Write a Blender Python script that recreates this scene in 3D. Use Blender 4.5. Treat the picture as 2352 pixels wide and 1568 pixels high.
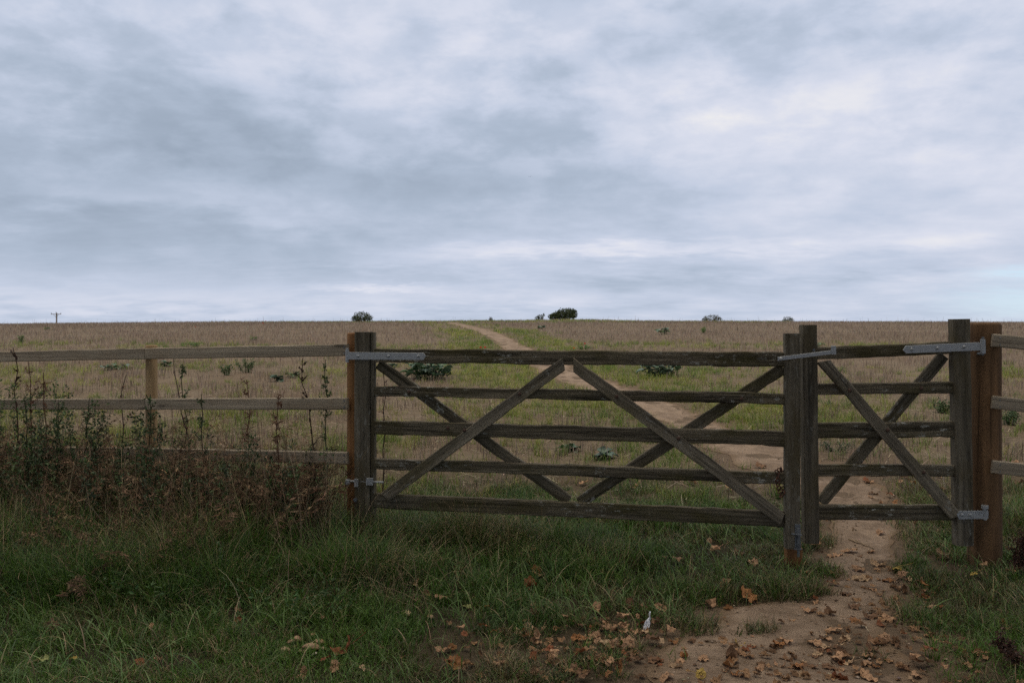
import bpy, bmesh, math, random
import numpy as np
from mathutils import Vector, Matrix, Euler

for o in list(bpy.data.objects):
    bpy.data.objects.remove(o)
scene = bpy.context.scene
COL = scene.collection
RNG = np.random.default_rng(7)
random.seed(7)
R = math.radians

# ------------------------------------------------------------------ camera
EYE = 1.6
F = 1829.0            # focal length in units of a 2352-wide picture
U0, V0 = 1176.0, 745.0
cam_d = bpy.data.cameras.new("camera")
cam_d.sensor_width = 36.0
cam_d.lens = 36.0 * F / 2352.0
cam_d.shift_y = -(784 - V0) / 2352.0
cam_d.clip_start = 0.05
cam_d.clip_end = 5000
cam = bpy.data.objects.new("camera", cam_d)
cam.location = (0, 0, EYE)
cam.rotation_euler = (R(90), 0, 0)
COL.objects.link(cam)
scene.camera = cam

# ------------------------------------------------------------------ sky, sun
SUN_EL, SUN_AZ = 42.0, 205.0       # degrees; azimuth from +Y towards +X
SKY_STRENGTH = 0.1
SUN_POWER = 0.7
scene.view_settings.view_transform = 'Standard'
scene.view_settings.look = 'None'
scene.view_settings.gamma = 1
scene.view_settings.exposure = 0.0
scene.view_settings.use_curve_mapping = False
scene.cycles.use_denoising = False
scene.cycles.sample_clamp_indirect = 3.0
scene.cycles.sample_clamp_direct = 8.0

world = bpy.data.worlds.new("World")
scene.world = world
world.use_nodes = True


class NT:
    """small helper round a node tree"""
    def __init__(self, tree):
        self.t = tree
        self.n = tree.nodes
        self.l = tree.links

    def node(self, typ, **kw):
        n = self.n.new(typ)
        for k, v in kw.items():
            setattr(n, k, v)
        return n

    def put(self, sock, v):
        if isinstance(v, bpy.types.NodeSocket):
            self.l.new(v, sock)
        else:
            sock.default_value = v

    def math(self, op, a, b=0.0, c=0.0, clamp=False):
        n = self.node('ShaderNodeMath', operation=op, use_clamp=clamp)
        self.put(n.inputs[0], a)
        self.put(n.inputs[1], b)
        self.put(n.inputs[2], c)
        return n.outputs[0]

    def mix(self, f, a, b, blend='MIX'):
        n = self.node('ShaderNodeMix', data_type='RGBA', blend_type=blend)
        self.put(n.inputs[0], f)
        self.put(n.inputs[6], a if isinstance(a, bpy.types.NodeSocket) else tuple(a) + (1,))
        self.put(n.inputs[7], b if isinstance(b, bpy.types.NodeSocket) else tuple(b) + (1,))
        return n.outputs[2]

    def noise(self, vec, scale, detail=5, rough=0.55, dist=0.0):
        n = self.node('ShaderNodeTexNoise')
        self.put(n.inputs['Vector'], vec)
        n.inputs['Scale'].default_value = scale
        n.inputs['Detail'].default_value = detail
        n.inputs['Roughness'].default_value = rough
        n.inputs['Distortion'].default_value = dist
        return n.outputs['Fac']

    def mapping(self, vec, scale=(1, 1, 1), loc=(0, 0, 0)):
        n = self.node('ShaderNodeMapping')
        self.put(n.inputs['Vector'], vec)
        n.inputs['Scale'].default_value = scale
        self.put(n.inputs['Location'], loc)
        return n.outputs[0]

    def rng(self, v, a, b, c=0.0, d=1.0, smooth=False):
        n = self.node('ShaderNodeMapRange', interpolation_type='SMOOTHSTEP' if smooth else 'LINEAR')
        self.put(n.inputs[0], v)
        for i, x in enumerate((a, b, c, d)):
            n.inputs[i + 1].default_value = x
        return n.outputs[0]

    def ramp(self, f, stops):
        n = self.node('ShaderNodeValToRGB')
        cr = n.color_ramp
        while len(cr.elements) < len(stops):
            cr.elements.new(0.5)
        for e, (p, c) in zip(cr.elements, stops):
            e.position = p
            e.color = tuple(c) + (1,)
        self.put(n.inputs[0], f)
        return n.outputs[0]


def build_sky():
    w = NT(world.node_tree)
    bg = w.n['Background']
    bg.inputs['Strength'].default_value = SKY_STRENGTH
    sky = w.node('ShaderNodeTexSky', sky_type='NISHITA')
    sky.sun_disc = False
    sky.sun_elevation = R(SUN_EL)
    sky.sun_rotation = R(SUN_AZ)
    sky.air_density = 1.0
    sky.dust_density = 0.3
    tc = w.node('ShaderNodeTexCoord')
    d = tc.outputs['Generated']
    sp = w.node('ShaderNodeSeparateXYZ')
    w.put(sp.inputs[0], d)
    x, y, z = sp.outputs
    # bearing and height of the direction looked at
    az0 = w.math('ARCTAN2', x, y)
    el0 = w.math('ARCSINE', z)
    # a sheet of cloud seen from below: horizontal place on the sheet
    den = w.math('ADD', w.math('MAXIMUM', z, 0.0), 0.15)
    cb = w.node('ShaderNodeCombineXYZ')
    w.put(cb.inputs[0], w.math('DIVIDE', x, den))
    w.put(cb.inputs[1], w.math('DIVIDE', y, den))
    cb.inputs[2].default_value = 3.7
    P = cb.outputs[0]
    D = w.mapping(d, (1.0, 1.0, 1.75))
    big = w.noise(w.mapping(P, (0.6, 0.75, 1)), 1.0, 3, 0.5, 0.25)
    mid = w.noise(w.mapping(P, (0.9, 0.95, 1), (4.1, 2.2, 0)), 2.0, 7, 0.56, 0.1)
    puff = w.noise(w.mapping(D, (1, 1, 1), (2.3, 0.4, 5.1)), 4.9, 8, 0.55, 0.12)
    puff2 = w.noise(w.mapping(D, (1, 1, 1.25), (7.3, 3.4, 1.1)), 11.5, 7, 0.57, 0.15)
    fine = w.noise(w.mapping(P, (0.75, 1.2, 1), (9.3, 1.7, 0)), 6.5, 6, 0.6, 0.3)
    # bend the placed banks so that none of them is an ellipse
    wx = w.math('MULTIPLY', w.math('SUBTRACT', w.noise(d, 5.0, 4), 0.5), 0.30)
    wy = w.math('MULTIPLY', w.math('SUBTRACT', mid, 0.5), 0.10)
    az = w.math('ADD', az0, wx)
    el = w.math('ADD', el0, wy)
    el_s = w.math('ADD', el0, w.math('MULTIPLY', w.math('SUBTRACT', fine, 0.5), 0.035))

    def gauss(u, v, su, sv, amp, thin=False):
        px, pz = (u - U0) / F, (V0 - v) / F
        a0 = math.atan2(px, 1)
        b0 = math.asin(pz / math.sqrt(1 + px * px + pz * pz))
        sa, sb = su / F, sv / F
        ta = w.math('DIVIDE', w.math('SUBTRACT', az if not thin else az0, a0), sa)
        tb = w.math('DIVIDE', w.math('SUBTRACT', el if not thin else el_s, b0), sb)
        q = w.math('ADD', w.math('MULTIPLY', ta, ta), w.math('MULTIPLY', tb, tb))
        return w.math('MULTIPLY', w.math('EXPONENT', w.math('MULTIPLY', q, -1.0)), amp)

    hi = w.rng(el0, 0.06, 0.26, 0.25, 1.0, True)          # streaks low down, billows higher up
    t = w.math('MULTIPLY', w.math('SUBTRACT', big, 0.5), 0.18)
    t = w.math('ADD', t, w.math('MULTIPLY', w.math('SUBTRACT', mid, 0.5), w.math('SUBTRACT', 0.95, w.math('MULTIPLY', hi, 0.75))))
    t = w.math('ADD', t, w.math('MULTIPLY', w.rng(puff, 0.37, 0.63, -0.5, 0.5, True), w.math('MULTIPLY', hi, 0.30)))
    t = w.math('ADD', t, w.math('MULTIPLY', w.rng(puff2, 0.38, 0.64, -0.5, 0.5, True), w.math('MULTIPLY', hi, 0.19)))
    t = w.math('ADD', t, w.math('MULTIPLY', w.math('SUBTRACT', fine, 0.5), 0.16))
    t = w.math('ADD', t, 0.525)
    for g in ((250, 330, 560, 190, -0.24), (300, 560, 620, 70, -0.24), (700, 400, 900, 40, -0.08), (900, 420, 500, 120, -0.10),
              (650, 230, 320, 60, -0.10), (1500, 150, 260, 60, -0.06),
              (1650, 245, 230, 85, 0.16), (1140, 140, 190, 60, 0.20), (980, 230, 180, 40, 0.14),
              (2150, 170, 500, 260, 0.10), (2250, 430, 360, 160, 0.10), (400, 90, 400, 80, 0.08),
              (200, 470, 380, 26, 0.12), (620, 460, 260, 30, 0.06), (120, 690, 420, 36, 0.22)):
        t = w.math('ADD', t, gauss(*g))
    for g in ((1350, 572, 420, 17, 0.34), (860, 662, 150, 9, 0.30), (1050, 690, 420, 22, 0.14), (2000, 560, 420, 22, 0.12),
              (1560, 655, 520, 22, -0.12), (900, 600, 320, 18, 0.10), (2150, 620, 300, 25, 0.10)):
        t = w.math('ADD', t, gauss(*g, thin=True))
    t = w.math('ADD', t, w.rng(el0, 0.42, 1.2, 0.0, 0.35, True))     # thinner and brighter overhead
    colr = w.ramp(t, ((0.0, (0.32, 0.385, 0.485)), (0.28, (0.42, 0.492, 0.612)), (0.52, (0.545, 0.607, 0.742)),
                      (0.78, (0.69, 0.72, 0.832)), (0.95, (0.81, 0.81, 0.86)), (1.0, (0.87, 0.86, 0.845))))
    colr = w.mix(w.rng(el0, 0.42, 0.9, 0, 1, True), colr, (0.95, 0.88, 0.77))      # thin white cloud overhead
    sc = w.node('ShaderNodeVectorMath', operation='SCALE')
    w.put(sc.inputs[0], colr)
    w.put(sc.inputs['Scale'], w.math('ADD', 10.0, w.rng(el0, 0.45, 1.2, 0.0, 10.0, True)))
    hole = w.math('ADD', gauss(2350, 692, 130, 34, 0.85, True), gauss(2345, 626, 70, 12, 0.9, True))
    cover = w.math('SUBTRACT', 0.97, hole, clamp=True)
    col = w.mix(cover, w.mix(0.8, w.mix(1.0, sky.outputs[0], (0.80, 0.82, 1.15), 'MULTIPLY'), (6.2, 7.9, 9.1)), sc.outputs[0])
    w.put(bg.inputs['Color'], col)


build_sky()

sun_d = bpy.data.lights.new("sun", 'SUN')
sun_d.energy = SUN_POWER
sun_d.angle = R(25)
sun_d.color = (1.0, 0.95, 0.88)
sun = bpy.data.objects.new("sun", sun_d)
sd = Vector((math.sin(R(SUN_AZ)) * math.cos(R(SUN_EL)), math.cos(R(SUN_AZ)) * math.cos(R(SUN_EL)), math.sin(R(SUN_EL))))
sun.rotation_euler = sd.to_track_quat('Z', 'Y').to_euler()
sun.location = sd * 50
COL.objects.link(sun)


# ------------------------------------------------------------------ helpers
def tag(o, label=None, cat=None, group=None, kind=None):
    if label: o['label'] = label
    if cat: o['category'] = cat
    if group: o['group'] = group
    if kind: o['kind'] = kind
    return o


def link(name, me, mat=None, parent=None):
    o = bpy.data.objects.new(name, me)
    COL.objects.link(o)
    if mat is not None and not me.materials:
        me.materials.append(mat)
    if parent is not None:
        o.parent = parent
    return o


def empty(name, loc, rz=0.0):
    o = bpy.data.objects.new(name, None)
    o.empty_display_size = 0.1
    o.location = loc
    o.rotation_euler = (0, 0, rz)
    COL.objects.link(o)
    return o


def np_mesh(name, verts, faces, col=None, smooth=False):
    """faces: (n,k) array, all of one size"""
    verts = np.asarray(verts, np.float32).reshape(-1, 3)
    faces = np.asarray(faces, np.int32)
    me = bpy.data.meshes.new(name)
    n, k = faces.shape
    me.vertices.add(len(verts))
    me.vertices.foreach_set("co", verts.ravel())
    me.loops.add(n * k)
    me.loops.foreach_set("vertex_index", faces.ravel())
    me.polygons.add(n)
    me.polygons.foreach_set("loop_start", np.arange(0, n * k, k, dtype=np.int32))
    me.polygons.foreach_set("loop_total", np.full(n, k, np.int32))
    me.polygons.foreach_set("use_smooth", np.full(n, smooth, bool))
    me.update(calc_edges=True)
    if col is not None:
        a = me.attributes.new("col", 'FLOAT_COLOR', 'POINT')
        c = np.ones((len(verts), 4), np.float32)
        c[:, :3] = col
        a.data.foreach_set("color", c.ravel())
    return me


def hash2(ix, iy, seed):
    h = (ix.astype(np.int64) * 374761393 + iy.astype(np.int64) * 668265263 + seed * 974711) & 0x7fffffff
    h = ((h ^ (h >> 13)) * 1274126177) & 0x7fffffff
    return ((h ^ (h >> 16)) & 0xffff) / 65535.0


def vnoise(x, y, s, seed):
    x = np.asarray(x, float) * s
    y = np.asarray(y, float) * s
    ix, iy = np.floor(x), np.floor(y)
    fx, fy = x - ix, y - iy
    fx, fy = fx * fx * (3 - 2 * fx), fy * fy * (3 - 2 * fy)
    a, b = hash2(ix, iy, seed), hash2(ix + 1, iy, seed)
    c, d = hash2(ix, iy + 1, seed), hash2(ix + 1, iy + 1, seed)
    return (a * (1 - fx) + b * fx) * (1 - fy) + (c * (1 - fx) + d * fx) * fy


def fbm(x, y, s, seed, oct=4):
    v, a, tot = 0, 1.0, 0
    for i in range(oct):
        v = v + a * vnoise(x, y, s * 2 ** i, seed + i * 17)
        tot += a
        a *= 0.5
    return v / tot


def sstep(a, b, x):
    t = np.clip((np.asarray(x, float) - a) / (b - a), 0, 1)
    return t * t * (3 - 2 * t)


# ------------------------------------------------------------------ terrain
def height(x, y):
    x = np.asarray(x, float)
    y = np.asarray(y, float)
    t = y - 6.0
    up = 0.0643 * t - 0.000574 * t * t
    down = 1.80 - 0.00026 * (y - 62.0) ** 2
    z = np.where(y < 62, up, down)
    z = np.where(t < 0, 0.0, z)
    # soften the foot of the slope
    k = np.clip((y - 4.8) / 3.0, 0, 1)
    z = np.where((y > 4.8) & (y < 7.8), np.where(t > 0, z, 0) * 0.5 + 0.5 * 0.103 * k * k, z)
    z = np.where(y > 230, np.maximum(1.80 - 0.00026 * 168 ** 2 - (y - 230) * 0.01, -12), z)
    far = sstep(15, 62, y)
    lat = np.where(x < 2, -0.00018 * (x - 2) ** 2, -0.00009 * (x - 2) ** 2)
    z = z + far * np.maximum(lat, -0.6) + far * 0.16 * (fbm(x, y, 0.09, 3, 3) - 0.5)
    z = z - 0.05 * np.exp(-((x - 2.6) / 1.3) ** 2 - ((y - 5.2) / 0.9) ** 2)
    z = z + far * 0.10 * np.exp(-((x - 4.5) / 3.2) ** 2)
    z = z + 0.05 * (fbm(x, y, 0.7, 11, 3) - 0.5) + 0.025 * (vnoise(x, y, 4.0, 23) - 0.5) * (y < 12)
    return z


def pix(x, y, z):
    return U0 + F * x / y, V0 + F * (EYE - z) / y


def ground_at(u, v):
    """the place on the ground seen at a point of the picture (a real point on the terrain)"""
    k, m = (u - U0) / F, (v - V0) / F
    ys = np.concatenate([np.arange(2.0, 12, 0.01), np.arange(12, 75, 0.05)])
    zs = height(k * ys, ys)
    ray = EYE - m * ys
    hit = np.nonzero(zs >= ray)[0]
    i = hit[0] if len(hit) else len(ys) - 260
    return float(k * ys[i]), float(ys[i]), float(zs[i])


PATH = np.array([
    (741, 1018, 1045), (746, 1040, 1070), (752, 1062, 1096), (758, 1082, 1122), (765, 1102, 1145), (772, 1118, 1160),
    (780, 1130, 1175), (790, 1142, 1195), (800, 1152, 1215), (815, 1170, 1250), (830, 1192, 1280), (845, 1222, 1312),
    (860, 1252, 1352), (875, 1285, 1392), (890, 1322, 1450), (905, 1368, 1500), (920, 1412, 1530), (940, 1460, 1570),
    (960, 1500, 1615), (980, 1535, 1665), (1000, 1580, 1715), (1020, 1615, 1790), (1040, 1652, 1850), (1060, 1680, 1900),
    (1080, 1720, 1950), (1100, 1780, 2000), (1120, 1850, 2040), (1150, 1895, 2045), (1200, 1902, 2035), (1250, 1890, 2045),
    (1300, 1885, 2074), (1340, 1908, 2082), (1370, 1895, 2074), (1385, 1780, 2070), (1395, 1640, 2068), (1410, 1610, 2066),
    (1430, 1640, 2062), (1445, 1600, 2062), (1460, 1560, 2067), (1480, 1530, 2087), (1520, 1490, 2100), (1568, 1470, 2120),
    (1700, 1480, 2180), (2000, 1450, 2300)], float)


def path_dist(x, y):
    """metres inside (+) or outside (-) the edge of the trodden path"""
    z = height(x, y)
    u, v = pix(x, y, z)
    L = np.interp(v, PATH[:, 0], PATH[:, 1])
    Rr = np.interp(v, PATH[:, 0], PATH[:, 2])
    d = np.minimum(u - L, Rr - u) * y / F
    return np.where(v < 741, -1.0, d)


def green(x, y):
    """how grassy the field is at a place, 0..1"""
    n = fbm(x, y, 0.55, 41, 4)
    g = 0.65 * np.exp(-((y - 23.5 - 0.6 * np.sin(x * 0.3)) / 1.5) ** 2)
    g = g + 0.62 * np.exp(-((y - 16.5 + 0.03 * x) / 1.5) ** 2) + 0.5 * np.exp(-((y - 12.2) / 0.8) ** 2)
    g = g + 0.55 * np.exp(-((y - 9.6) / 0.9) ** 2)
    pd = path_dist(x, y)
    g = g + 0.8 * np.exp(-((pd + 0.7) / 0.75) ** 2) * (y > 8)
    edge = 0.60 * np.exp(-((pd + 0.8) / 0.8) ** 2) * (y > 13)
    g = edge + g * 1.25 * sstep(0.30, 0.60, n) * (0.35 + 0.65 * sstep(0.35, 0.6, fbm(x, y, 2.4, 47, 3))) + 0.45 * sstep(0.58, 0.70, n) * (y < 17)
    return np.clip(g, 0, 1)


# ------------------------------------------------------------------ materials
def new_mat(name):
    m = bpy.data.materials.new(name)
    m.use_nodes = True
    t = NT(m.node_tree)
    return m, t, t.n['Principled BSDF']


def bump(t, p, h, strength=0.4, dist=0.01):
    b = t.node('ShaderNodeBump')
    b.inputs['Strength'].default_value = strength
    b.inputs['Distance'].default_value = dist
    t.put(b.inputs['Height'], h)
    t.put(p.inputs['Normal'], b.outputs[0])


def foliage_mat(name, rough=0.6, trans=0.3, spec=0.3, two=True):
    """colour comes from each leaf's own colour attribute"""
    m, t, p = new_mat(name)
    a = t.node('ShaderNodeAttribute', attribute_name='col')
    t.put(p.inputs['Base Color'], a.outputs[0])
    p.inputs['Roughness'].default_value = rough
    p.inputs['Specular IOR Level'].default_value = spec
    if trans > 0:
        tr = t.node('ShaderNodeBsdfTranslucent')
        t.put(tr.inputs[0], a.outputs[0])
        mx = t.node('ShaderNodeMixShader')
        mx.inputs[0].default_value = trans
        t.l.new(p.outputs[0], mx.inputs[1])
        t.l.new(tr.outputs[0], mx.inputs[2])
        t.l.new(mx.outputs[0], t.n['Material Output'].inputs[0])
    return m


def wood_mat(name, dark, light, stain, grain=26.0, along=1.1, spots=0.0, bumpy=0.5, bias=0.0, rings=False, cracks=0.5):
    """weathered wood; the grain runs along the object's own X"""
    m, t, p = new_mat(name)
    tc = t.node('ShaderNodeTexCoord')
    oi = t.node('ShaderNodeObjectInfo')
    off = t.node('ShaderNodeCombineXYZ')
    for i in range(3):
        t.put(off.inputs[i], t.math('MULTIPLY', oi.outputs['Random'], 13.7 + 9 * i))
    v = t.node('ShaderNodeVectorMath', operation='ADD')
    t.put(v.inputs[0], tc.outputs['Object'])
    t.put(v.inputs[1], off.outputs[0])
    v = v.outputs[0]
    g1 = t.noise(t.mapping(v, (along, grain, grain)), 1.0, 9, 0.65, 0.6)
    g2 = t.noise(t.mapping(v, (along * 4, grain * 4, grain * 4)), 1.0, 5, 0.6)
    blot = t.noise(t.mapping(v, (2.2, 5, 5)), 1.0, 5, 0.6)
    f = t.math('ADD', t.math('MULTIPLY', g1, 0.7), t.math('MULTIPLY', g2, 0.3))
    f = t.math('ADD', t.rng(f, 0.36, 0.66), bias, clamp=True)
    c = t.mix(f, dark, light)
    c = t.mix(t.math('MULTIPLY', t.rng(blot, 0.45, 0.68, 0, 1, True), 0.75), c, stain)
    if rings:
        wv = t.node('ShaderNodeTexWave', wave_type='BANDS', bands_direction='Z')
        t.put(wv.inputs['Vector'], t.mapping(v, (0.5, 4, 4)))
        wv.inputs['Scale'].default_value = 7.0
        wv.inputs['Distortion'].default_value = 9.0
        wv.inputs['Detail'].default_value = 3.0
        wv.inputs['Detail Scale'].default_value = 0.9
        c = t.mix(t.math('MULTIPLY', wv.outputs['Fac'], 0.38), c, tuple(0.5 * q for q in dark))
        kn = t.node('ShaderNodeTexVoronoi')
        t.put(kn.inputs['Vector'], t.mapping(v, (2.6, 9, 9)))
        kn.inputs['Scale'].default_value = 0.8
        c = t.mix(t.rng(kn.outputs['Distance'], 0.06, 0.16, 0.8, 0.0, True), c, tuple(0.35 * q for q in dark))
    if cracks > 0:
        ck = t.noise(t.mapping(v, (0.7, 34, 34), (3, 5, 7)), 1.0, 3, 0.5, 0.3)
        c = t.mix(t.rng(ck, 0.30, 0.38, cracks, 0.0, True), c, tuple(0.25 * q for q in dark))
    if spots > 0:
        s = t.noise(t.mapping(v, (16, 40, 40)), 1.0, 4, 0.7)
        s2 = t.noise(t.mapping(v, (1.5, 3, 3), (7, 1, 2)), 1.0, 3, 0.5)
        k = t.math('MULTIPLY', t.rng(s, 0.56, 0.66, 0, 1, True), t.rng(s2, 0.46, 0.62, 0, spots, True))
        c = t.mix(k, c, (0.42, 0.42, 0.38))
    t.put(p.inputs['Base Color'], c)
    p.inputs['Roughness'].default_value = 0.85
    p.inputs['Specular IOR Level'].default_value = 0.2
    bump(t, p, t.math('ADD', f, t.math('MULTIPLY', g2, 0.5)), bumpy, 0.006)
    return m


M = {}
M['gate'] = wood_mat('weathered_oak', (0.024, 0.019, 0.012), (0.215, 0.180, 0.125), (0.056, 0.047, 0.014), spots=0.7, bumpy=0.8)
M['gate_light'] = wood_mat('weathered_oak_pale', (0.048, 0.040, 0.029), (0.28, 0.238, 0.175), (0.085, 0.070, 0.034), spots=0.4, bumpy=0.7)
M['stile'] = wood_mat('weathered_stile', (0.042, 0.036, 0.026), (0.195, 0.166, 0.120), (0.082, 0.064, 0.031), spots=0.3, bumpy=0.6, grain=20, cracks=0.35)
M['rail'] = wood_mat('sawn_softwood', (0.225, 0.182, 0.132), (0.46, 0.385, 0.285), (0.29, 0.22, 0.145), rings=True, bumpy=0.25, grain=18, along=0.7, cracks=0.25)
M['post'] = wood_mat('treated_round_post', (0.22, 0.135, 0.065), (0.46, 0.32, 0.17), (0.29, 0.185, 0.09), bumpy=0.3, grain=22, cracks=0.4)
M['brown_post'] = wood_mat('brown_post', (0.13, 0.060, 0.024), (0.33, 0.165, 0.062), (0.17, 0.075, 0.030), bumpy=0.35, grain=14, along=0.5, cracks=0.5)
M['dark_post'] = wood_mat('dark_brown_post', (0.062, 0.036, 0.019), (0.235, 0.132, 0.064), (0.105, 0.058, 0.029), bumpy=0.4, grain=12, along=0.5, cracks=0.6)


def metal_mat(name, a, b, metallic=0.55, rough=0.5):
    m, t, p = new_mat(name)
    tc = t.node('ShaderNodeTexCoord')
    n = t.noise(tc.outputs['Object'], 25, 6, 0.6)
    t.put(p.inputs['Base Color'], t.mix(t.rng(n, 0.35, 0.65), a, b))
    p.inputs['Metallic'].default_value = metallic
    t.put(p.inputs['Roughness'], t.rng(n, 0.3, 0.7, rough - 0.1, rough + 0.15))
    bump(t, p, n, 0.15, 0.002)
    return m


M['galv'] = metal_mat('galvanised_steel', (0.31, 0.318, 0.322), (0.37, 0.376, 0.378))
M['galv_dark'] = metal_mat('dull_steel', (0.10, 0.11, 0.12), (0.20, 0.21, 0.22))
M['old_bolt'] = metal_mat('old_bolt', (0.040, 0.026, 0.020), (0.095, 0.052, 0.034), 0.1, 0.8)
M['rust'] = metal_mat('rusty_iron', (0.035, 0.016, 0.010), (0.125, 0.050, 0.025), 0.1, 0.8)

M['grass'] = foliage_mat('grass_blade', 0.5, 0.25, 0.35)
M['dry'] = foliage_mat('dry_stalk', 0.8, 0.12, 0.15)
M['leafy'] = foliage_mat('weed_leaf', 0.55, 0.2, 0.35)
M['kale'] = foliage_mat('broad_leaf', 0.55, 0.12, 0.3)
M['stem'] = foliage_mat('weed_stem', 0.8, 0.0, 0.15)
M['petal'] = foliage_mat('petal', 0.6, 0.35, 0.2)


def ground_mat():
    m, t, p = new_mat('field_soil')
    a = t.node('ShaderNodeAttribute', attribute_name='col')
    tc = t.node('ShaderNodeTexCoord')
    n = t.noise(tc.outputs['Object'], 9, 8, 0.65)
    n2 = t.noise(tc.outputs['Object'], 60, 5, 0.7)
    c = t.mix(t.rng(n, 0.3, 0.7, 0.0, 0.55), a.outputs[0], (0.060, 0.046, 0.032))
    c = t.mix(t.rng(n2, 0.58, 0.72, 0.0, 0.5), c, (0.30, 0.23, 0.16))
    t.put(p.inputs['Base Color'], c)
    p.inputs['Roughness'].default_value = 0.95
    p.inputs['Specular IOR Level'].default_value = 0.1
    bump(t, p, t.math('ADD', n, t.math('MULTIPLY', n2, 0.4)), 0.8, 0.03)
    return m


def path_mat():
    m, t, p = new_mat('trodden_dirt')
    tc = t.node('ShaderNodeTexCoord')
    v = tc.outputs['Object']
    n = t.noise(v, 3.1, 9, 0.68, 0.4)
    n2 = t.noise(v, 38, 6, 0.7)
    st = t.node('ShaderNodeTexVoronoi')
    t.put(st.inputs['Vector'], v)
    st.inputs['Scale'].default_value = 26
    c = t.mix(t.rng(n, 0.32, 0.68), (0.128, 0.090, 0.062), (0.305, 0.222, 0.158))
    c = t.mix(t.rng(n2, 0.50, 0.70, 0, 0.5), c, (0.13, 0.082, 0.05))
    peb = t.rng(st.outputs['Distance'], 0.10, 0.17, 1.0, 0.0)
    pick = t.node('ShaderNodeSeparateColor')
    t.put(pick.inputs[0], st.outputs['Color'])
    peb = t.math('MULTIPLY', peb, t.math('GREATER_THAN', pick.outputs[0], 0.80))
    c = t.mix(t.math('MULTIPLY', peb, 0.8), c, (0.44, 0.35, 0.26))
    scr = t.noise(t.mapping(v, (7, 30, 1)), 1.0, 5, 0.65, 0.8)
    c = t.mix(t.rng(scr, 0.56, 0.70, 0, 0.6, True), c, (0.085, 0.052, 0.032))
    ed = t.node('ShaderNodeAttribute', attribute_name='col')
    c = t.mix(t.math('SUBTRACT', t.math('ADD', ed.outputs['Fac'], t.math('MULTIPLY', t.math('SUBTRACT', n, 0.5), 1.5)), 0.0, clamp=True), (0.150, 0.100, 0.060), c)
    t.put(p.inputs['Base Color'], c)
    p.inputs['Roughness'].default_value = 0.92
    p.inputs['Specular IOR Level'].default_value = 0.15
    bump(t, p, t.math('ADD', t.math('ADD', n, t.math('MULTIPLY', n2, 0.35)), t.math('MULTIPLY', peb, 0.4)), 1.0, 0.035)
    return m


M['ground'] = ground_mat()
M['path'] = path_mat()


def litter_mat():
    """fallen leaf: colour from the object, with veins and blotches"""
    m, t, p = new_mat('fallen_leaf')
    oi = t.node('ShaderNodeObjectInfo')
    tc = t.node('ShaderNodeTexCoord')
    n = t.noise(tc.outputs['Object'], 45, 6, 0.65)
    c = t.mix(t.rng(n, 0.42, 0.68, 0.0, 0.75), oi.outputs['Color'], (0.085, 0.040, 0.018))
    t.put(p.inputs['Base Color'], c)
    p.inputs['Roughness'].default_value = 0.7
    p.inputs['Specular IOR Level'].default_value = 0.25
    tr = t.node('ShaderNodeBsdfTranslucent')
    t.put(tr.inputs[0], c)
    mx = t.node('ShaderNodeMixShader')
    mx.inputs[0].default_value = 0.15
    t.l.new(p.outputs[0], mx.inputs[1])
    t.l.new(tr.outputs[0], mx.inputs[2])
    t.l.new(mx.outputs[0], t.n['Material Output'].inputs[0])
    bump(t, p, n, 0.4, 0.004)
    return m


M['litter'] = litter_mat()


# ------------------------------------------------------------------ ground and path
def build_ground():
    ys = np.concatenate([np.arange(-80, 0, 8.0), np.arange(0, 2, 0.4), np.arange(2, 12, 0.07), 12 * 1.012 ** np.arange(0, 150),
                         np.array([75, 80, 86, 93, 102, 115, 130, 150, 175, 205, 230, 270, 340, 480, 700, 1000, 1600])])
    ys = np.unique(ys)
    s = np.linspace(-1, 1, 261)
    Y, S = np.meshgrid(ys, s, indexing='ij')
    X = (6 + 1.05 * np.maximum(Y, 0).clip(0, 90)) * S + 900 * np.sign(S) * np.abs(S) ** 11
    Z = height(X, Y)
    n, k = Y.shape
    idx = np.arange(n * k).reshape(n, k)
    faces = np.stack([idx[:-1, :-1], idx[:-1, 1:], idx[1:, 1:], idx[1:, :-1]], -1).reshape(-1, 4)
    Yc = np.maximum(Y, 0.5)
    g = green(X, Yc)
    nn = fbm(X, Y, 1.3, 77, 4)
    soil = np.array([0.125, 0.084, 0.053])
    straw = np.array([0.205, 0.160, 0.112])
    moss = np.array([0.150, 0.138, 0.058])
    turf = np.array([0.022, 0.021, 0.010])
    fieldc = soil * (1 - nn[..., None]) + straw * nn[..., None]
    fieldc = fieldc * (1 - 0.55 * g[..., None]) + moss * 0.55 * g[..., None]
    ff = sstep(6.2, 8.5, Y + 0.5 * (nn - 0.5))[..., None]
    c = turf * (1 - ff) + fieldc * ff
    litter = (sstep(0.5, 0.7, nn) * (1 - ff[..., 0]) * 0.5)[..., None]
    c = c * (1 - 0.6 * litter) + np.array([0.115, 0.078, 0.048]) * 0.6 * litter
    pdd = path_dist(X, Yc) + 0.45 * (fbm(X, Y, 3.2, 51, 4) - 0.5)
    pk = (sstep(-0.42, -0.05, pdd) * (Y > 1.5) * (Y < 40))[..., None] * 0.95
    lw = np.exp(-(((X - 0.9) / 1.2) ** 2 + ((Y - 3.5) / 0.7) ** 2))[..., None] * 0.9
    pk = np.maximum(pk, lw * sstep(0.35, 0.6, fbm(X, Y, 2.3, 52, 3))[..., None])
    c = c * (1 - pk) + np.array([0.146, 0.102, 0.068]) * pk
    me = np_mesh('ground', np.stack([X, Y, Z], -1), faces, c.reshape(-1, 3), smooth=True)
    tag(link('ground', me, M['ground']), kind='structure')


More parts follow.
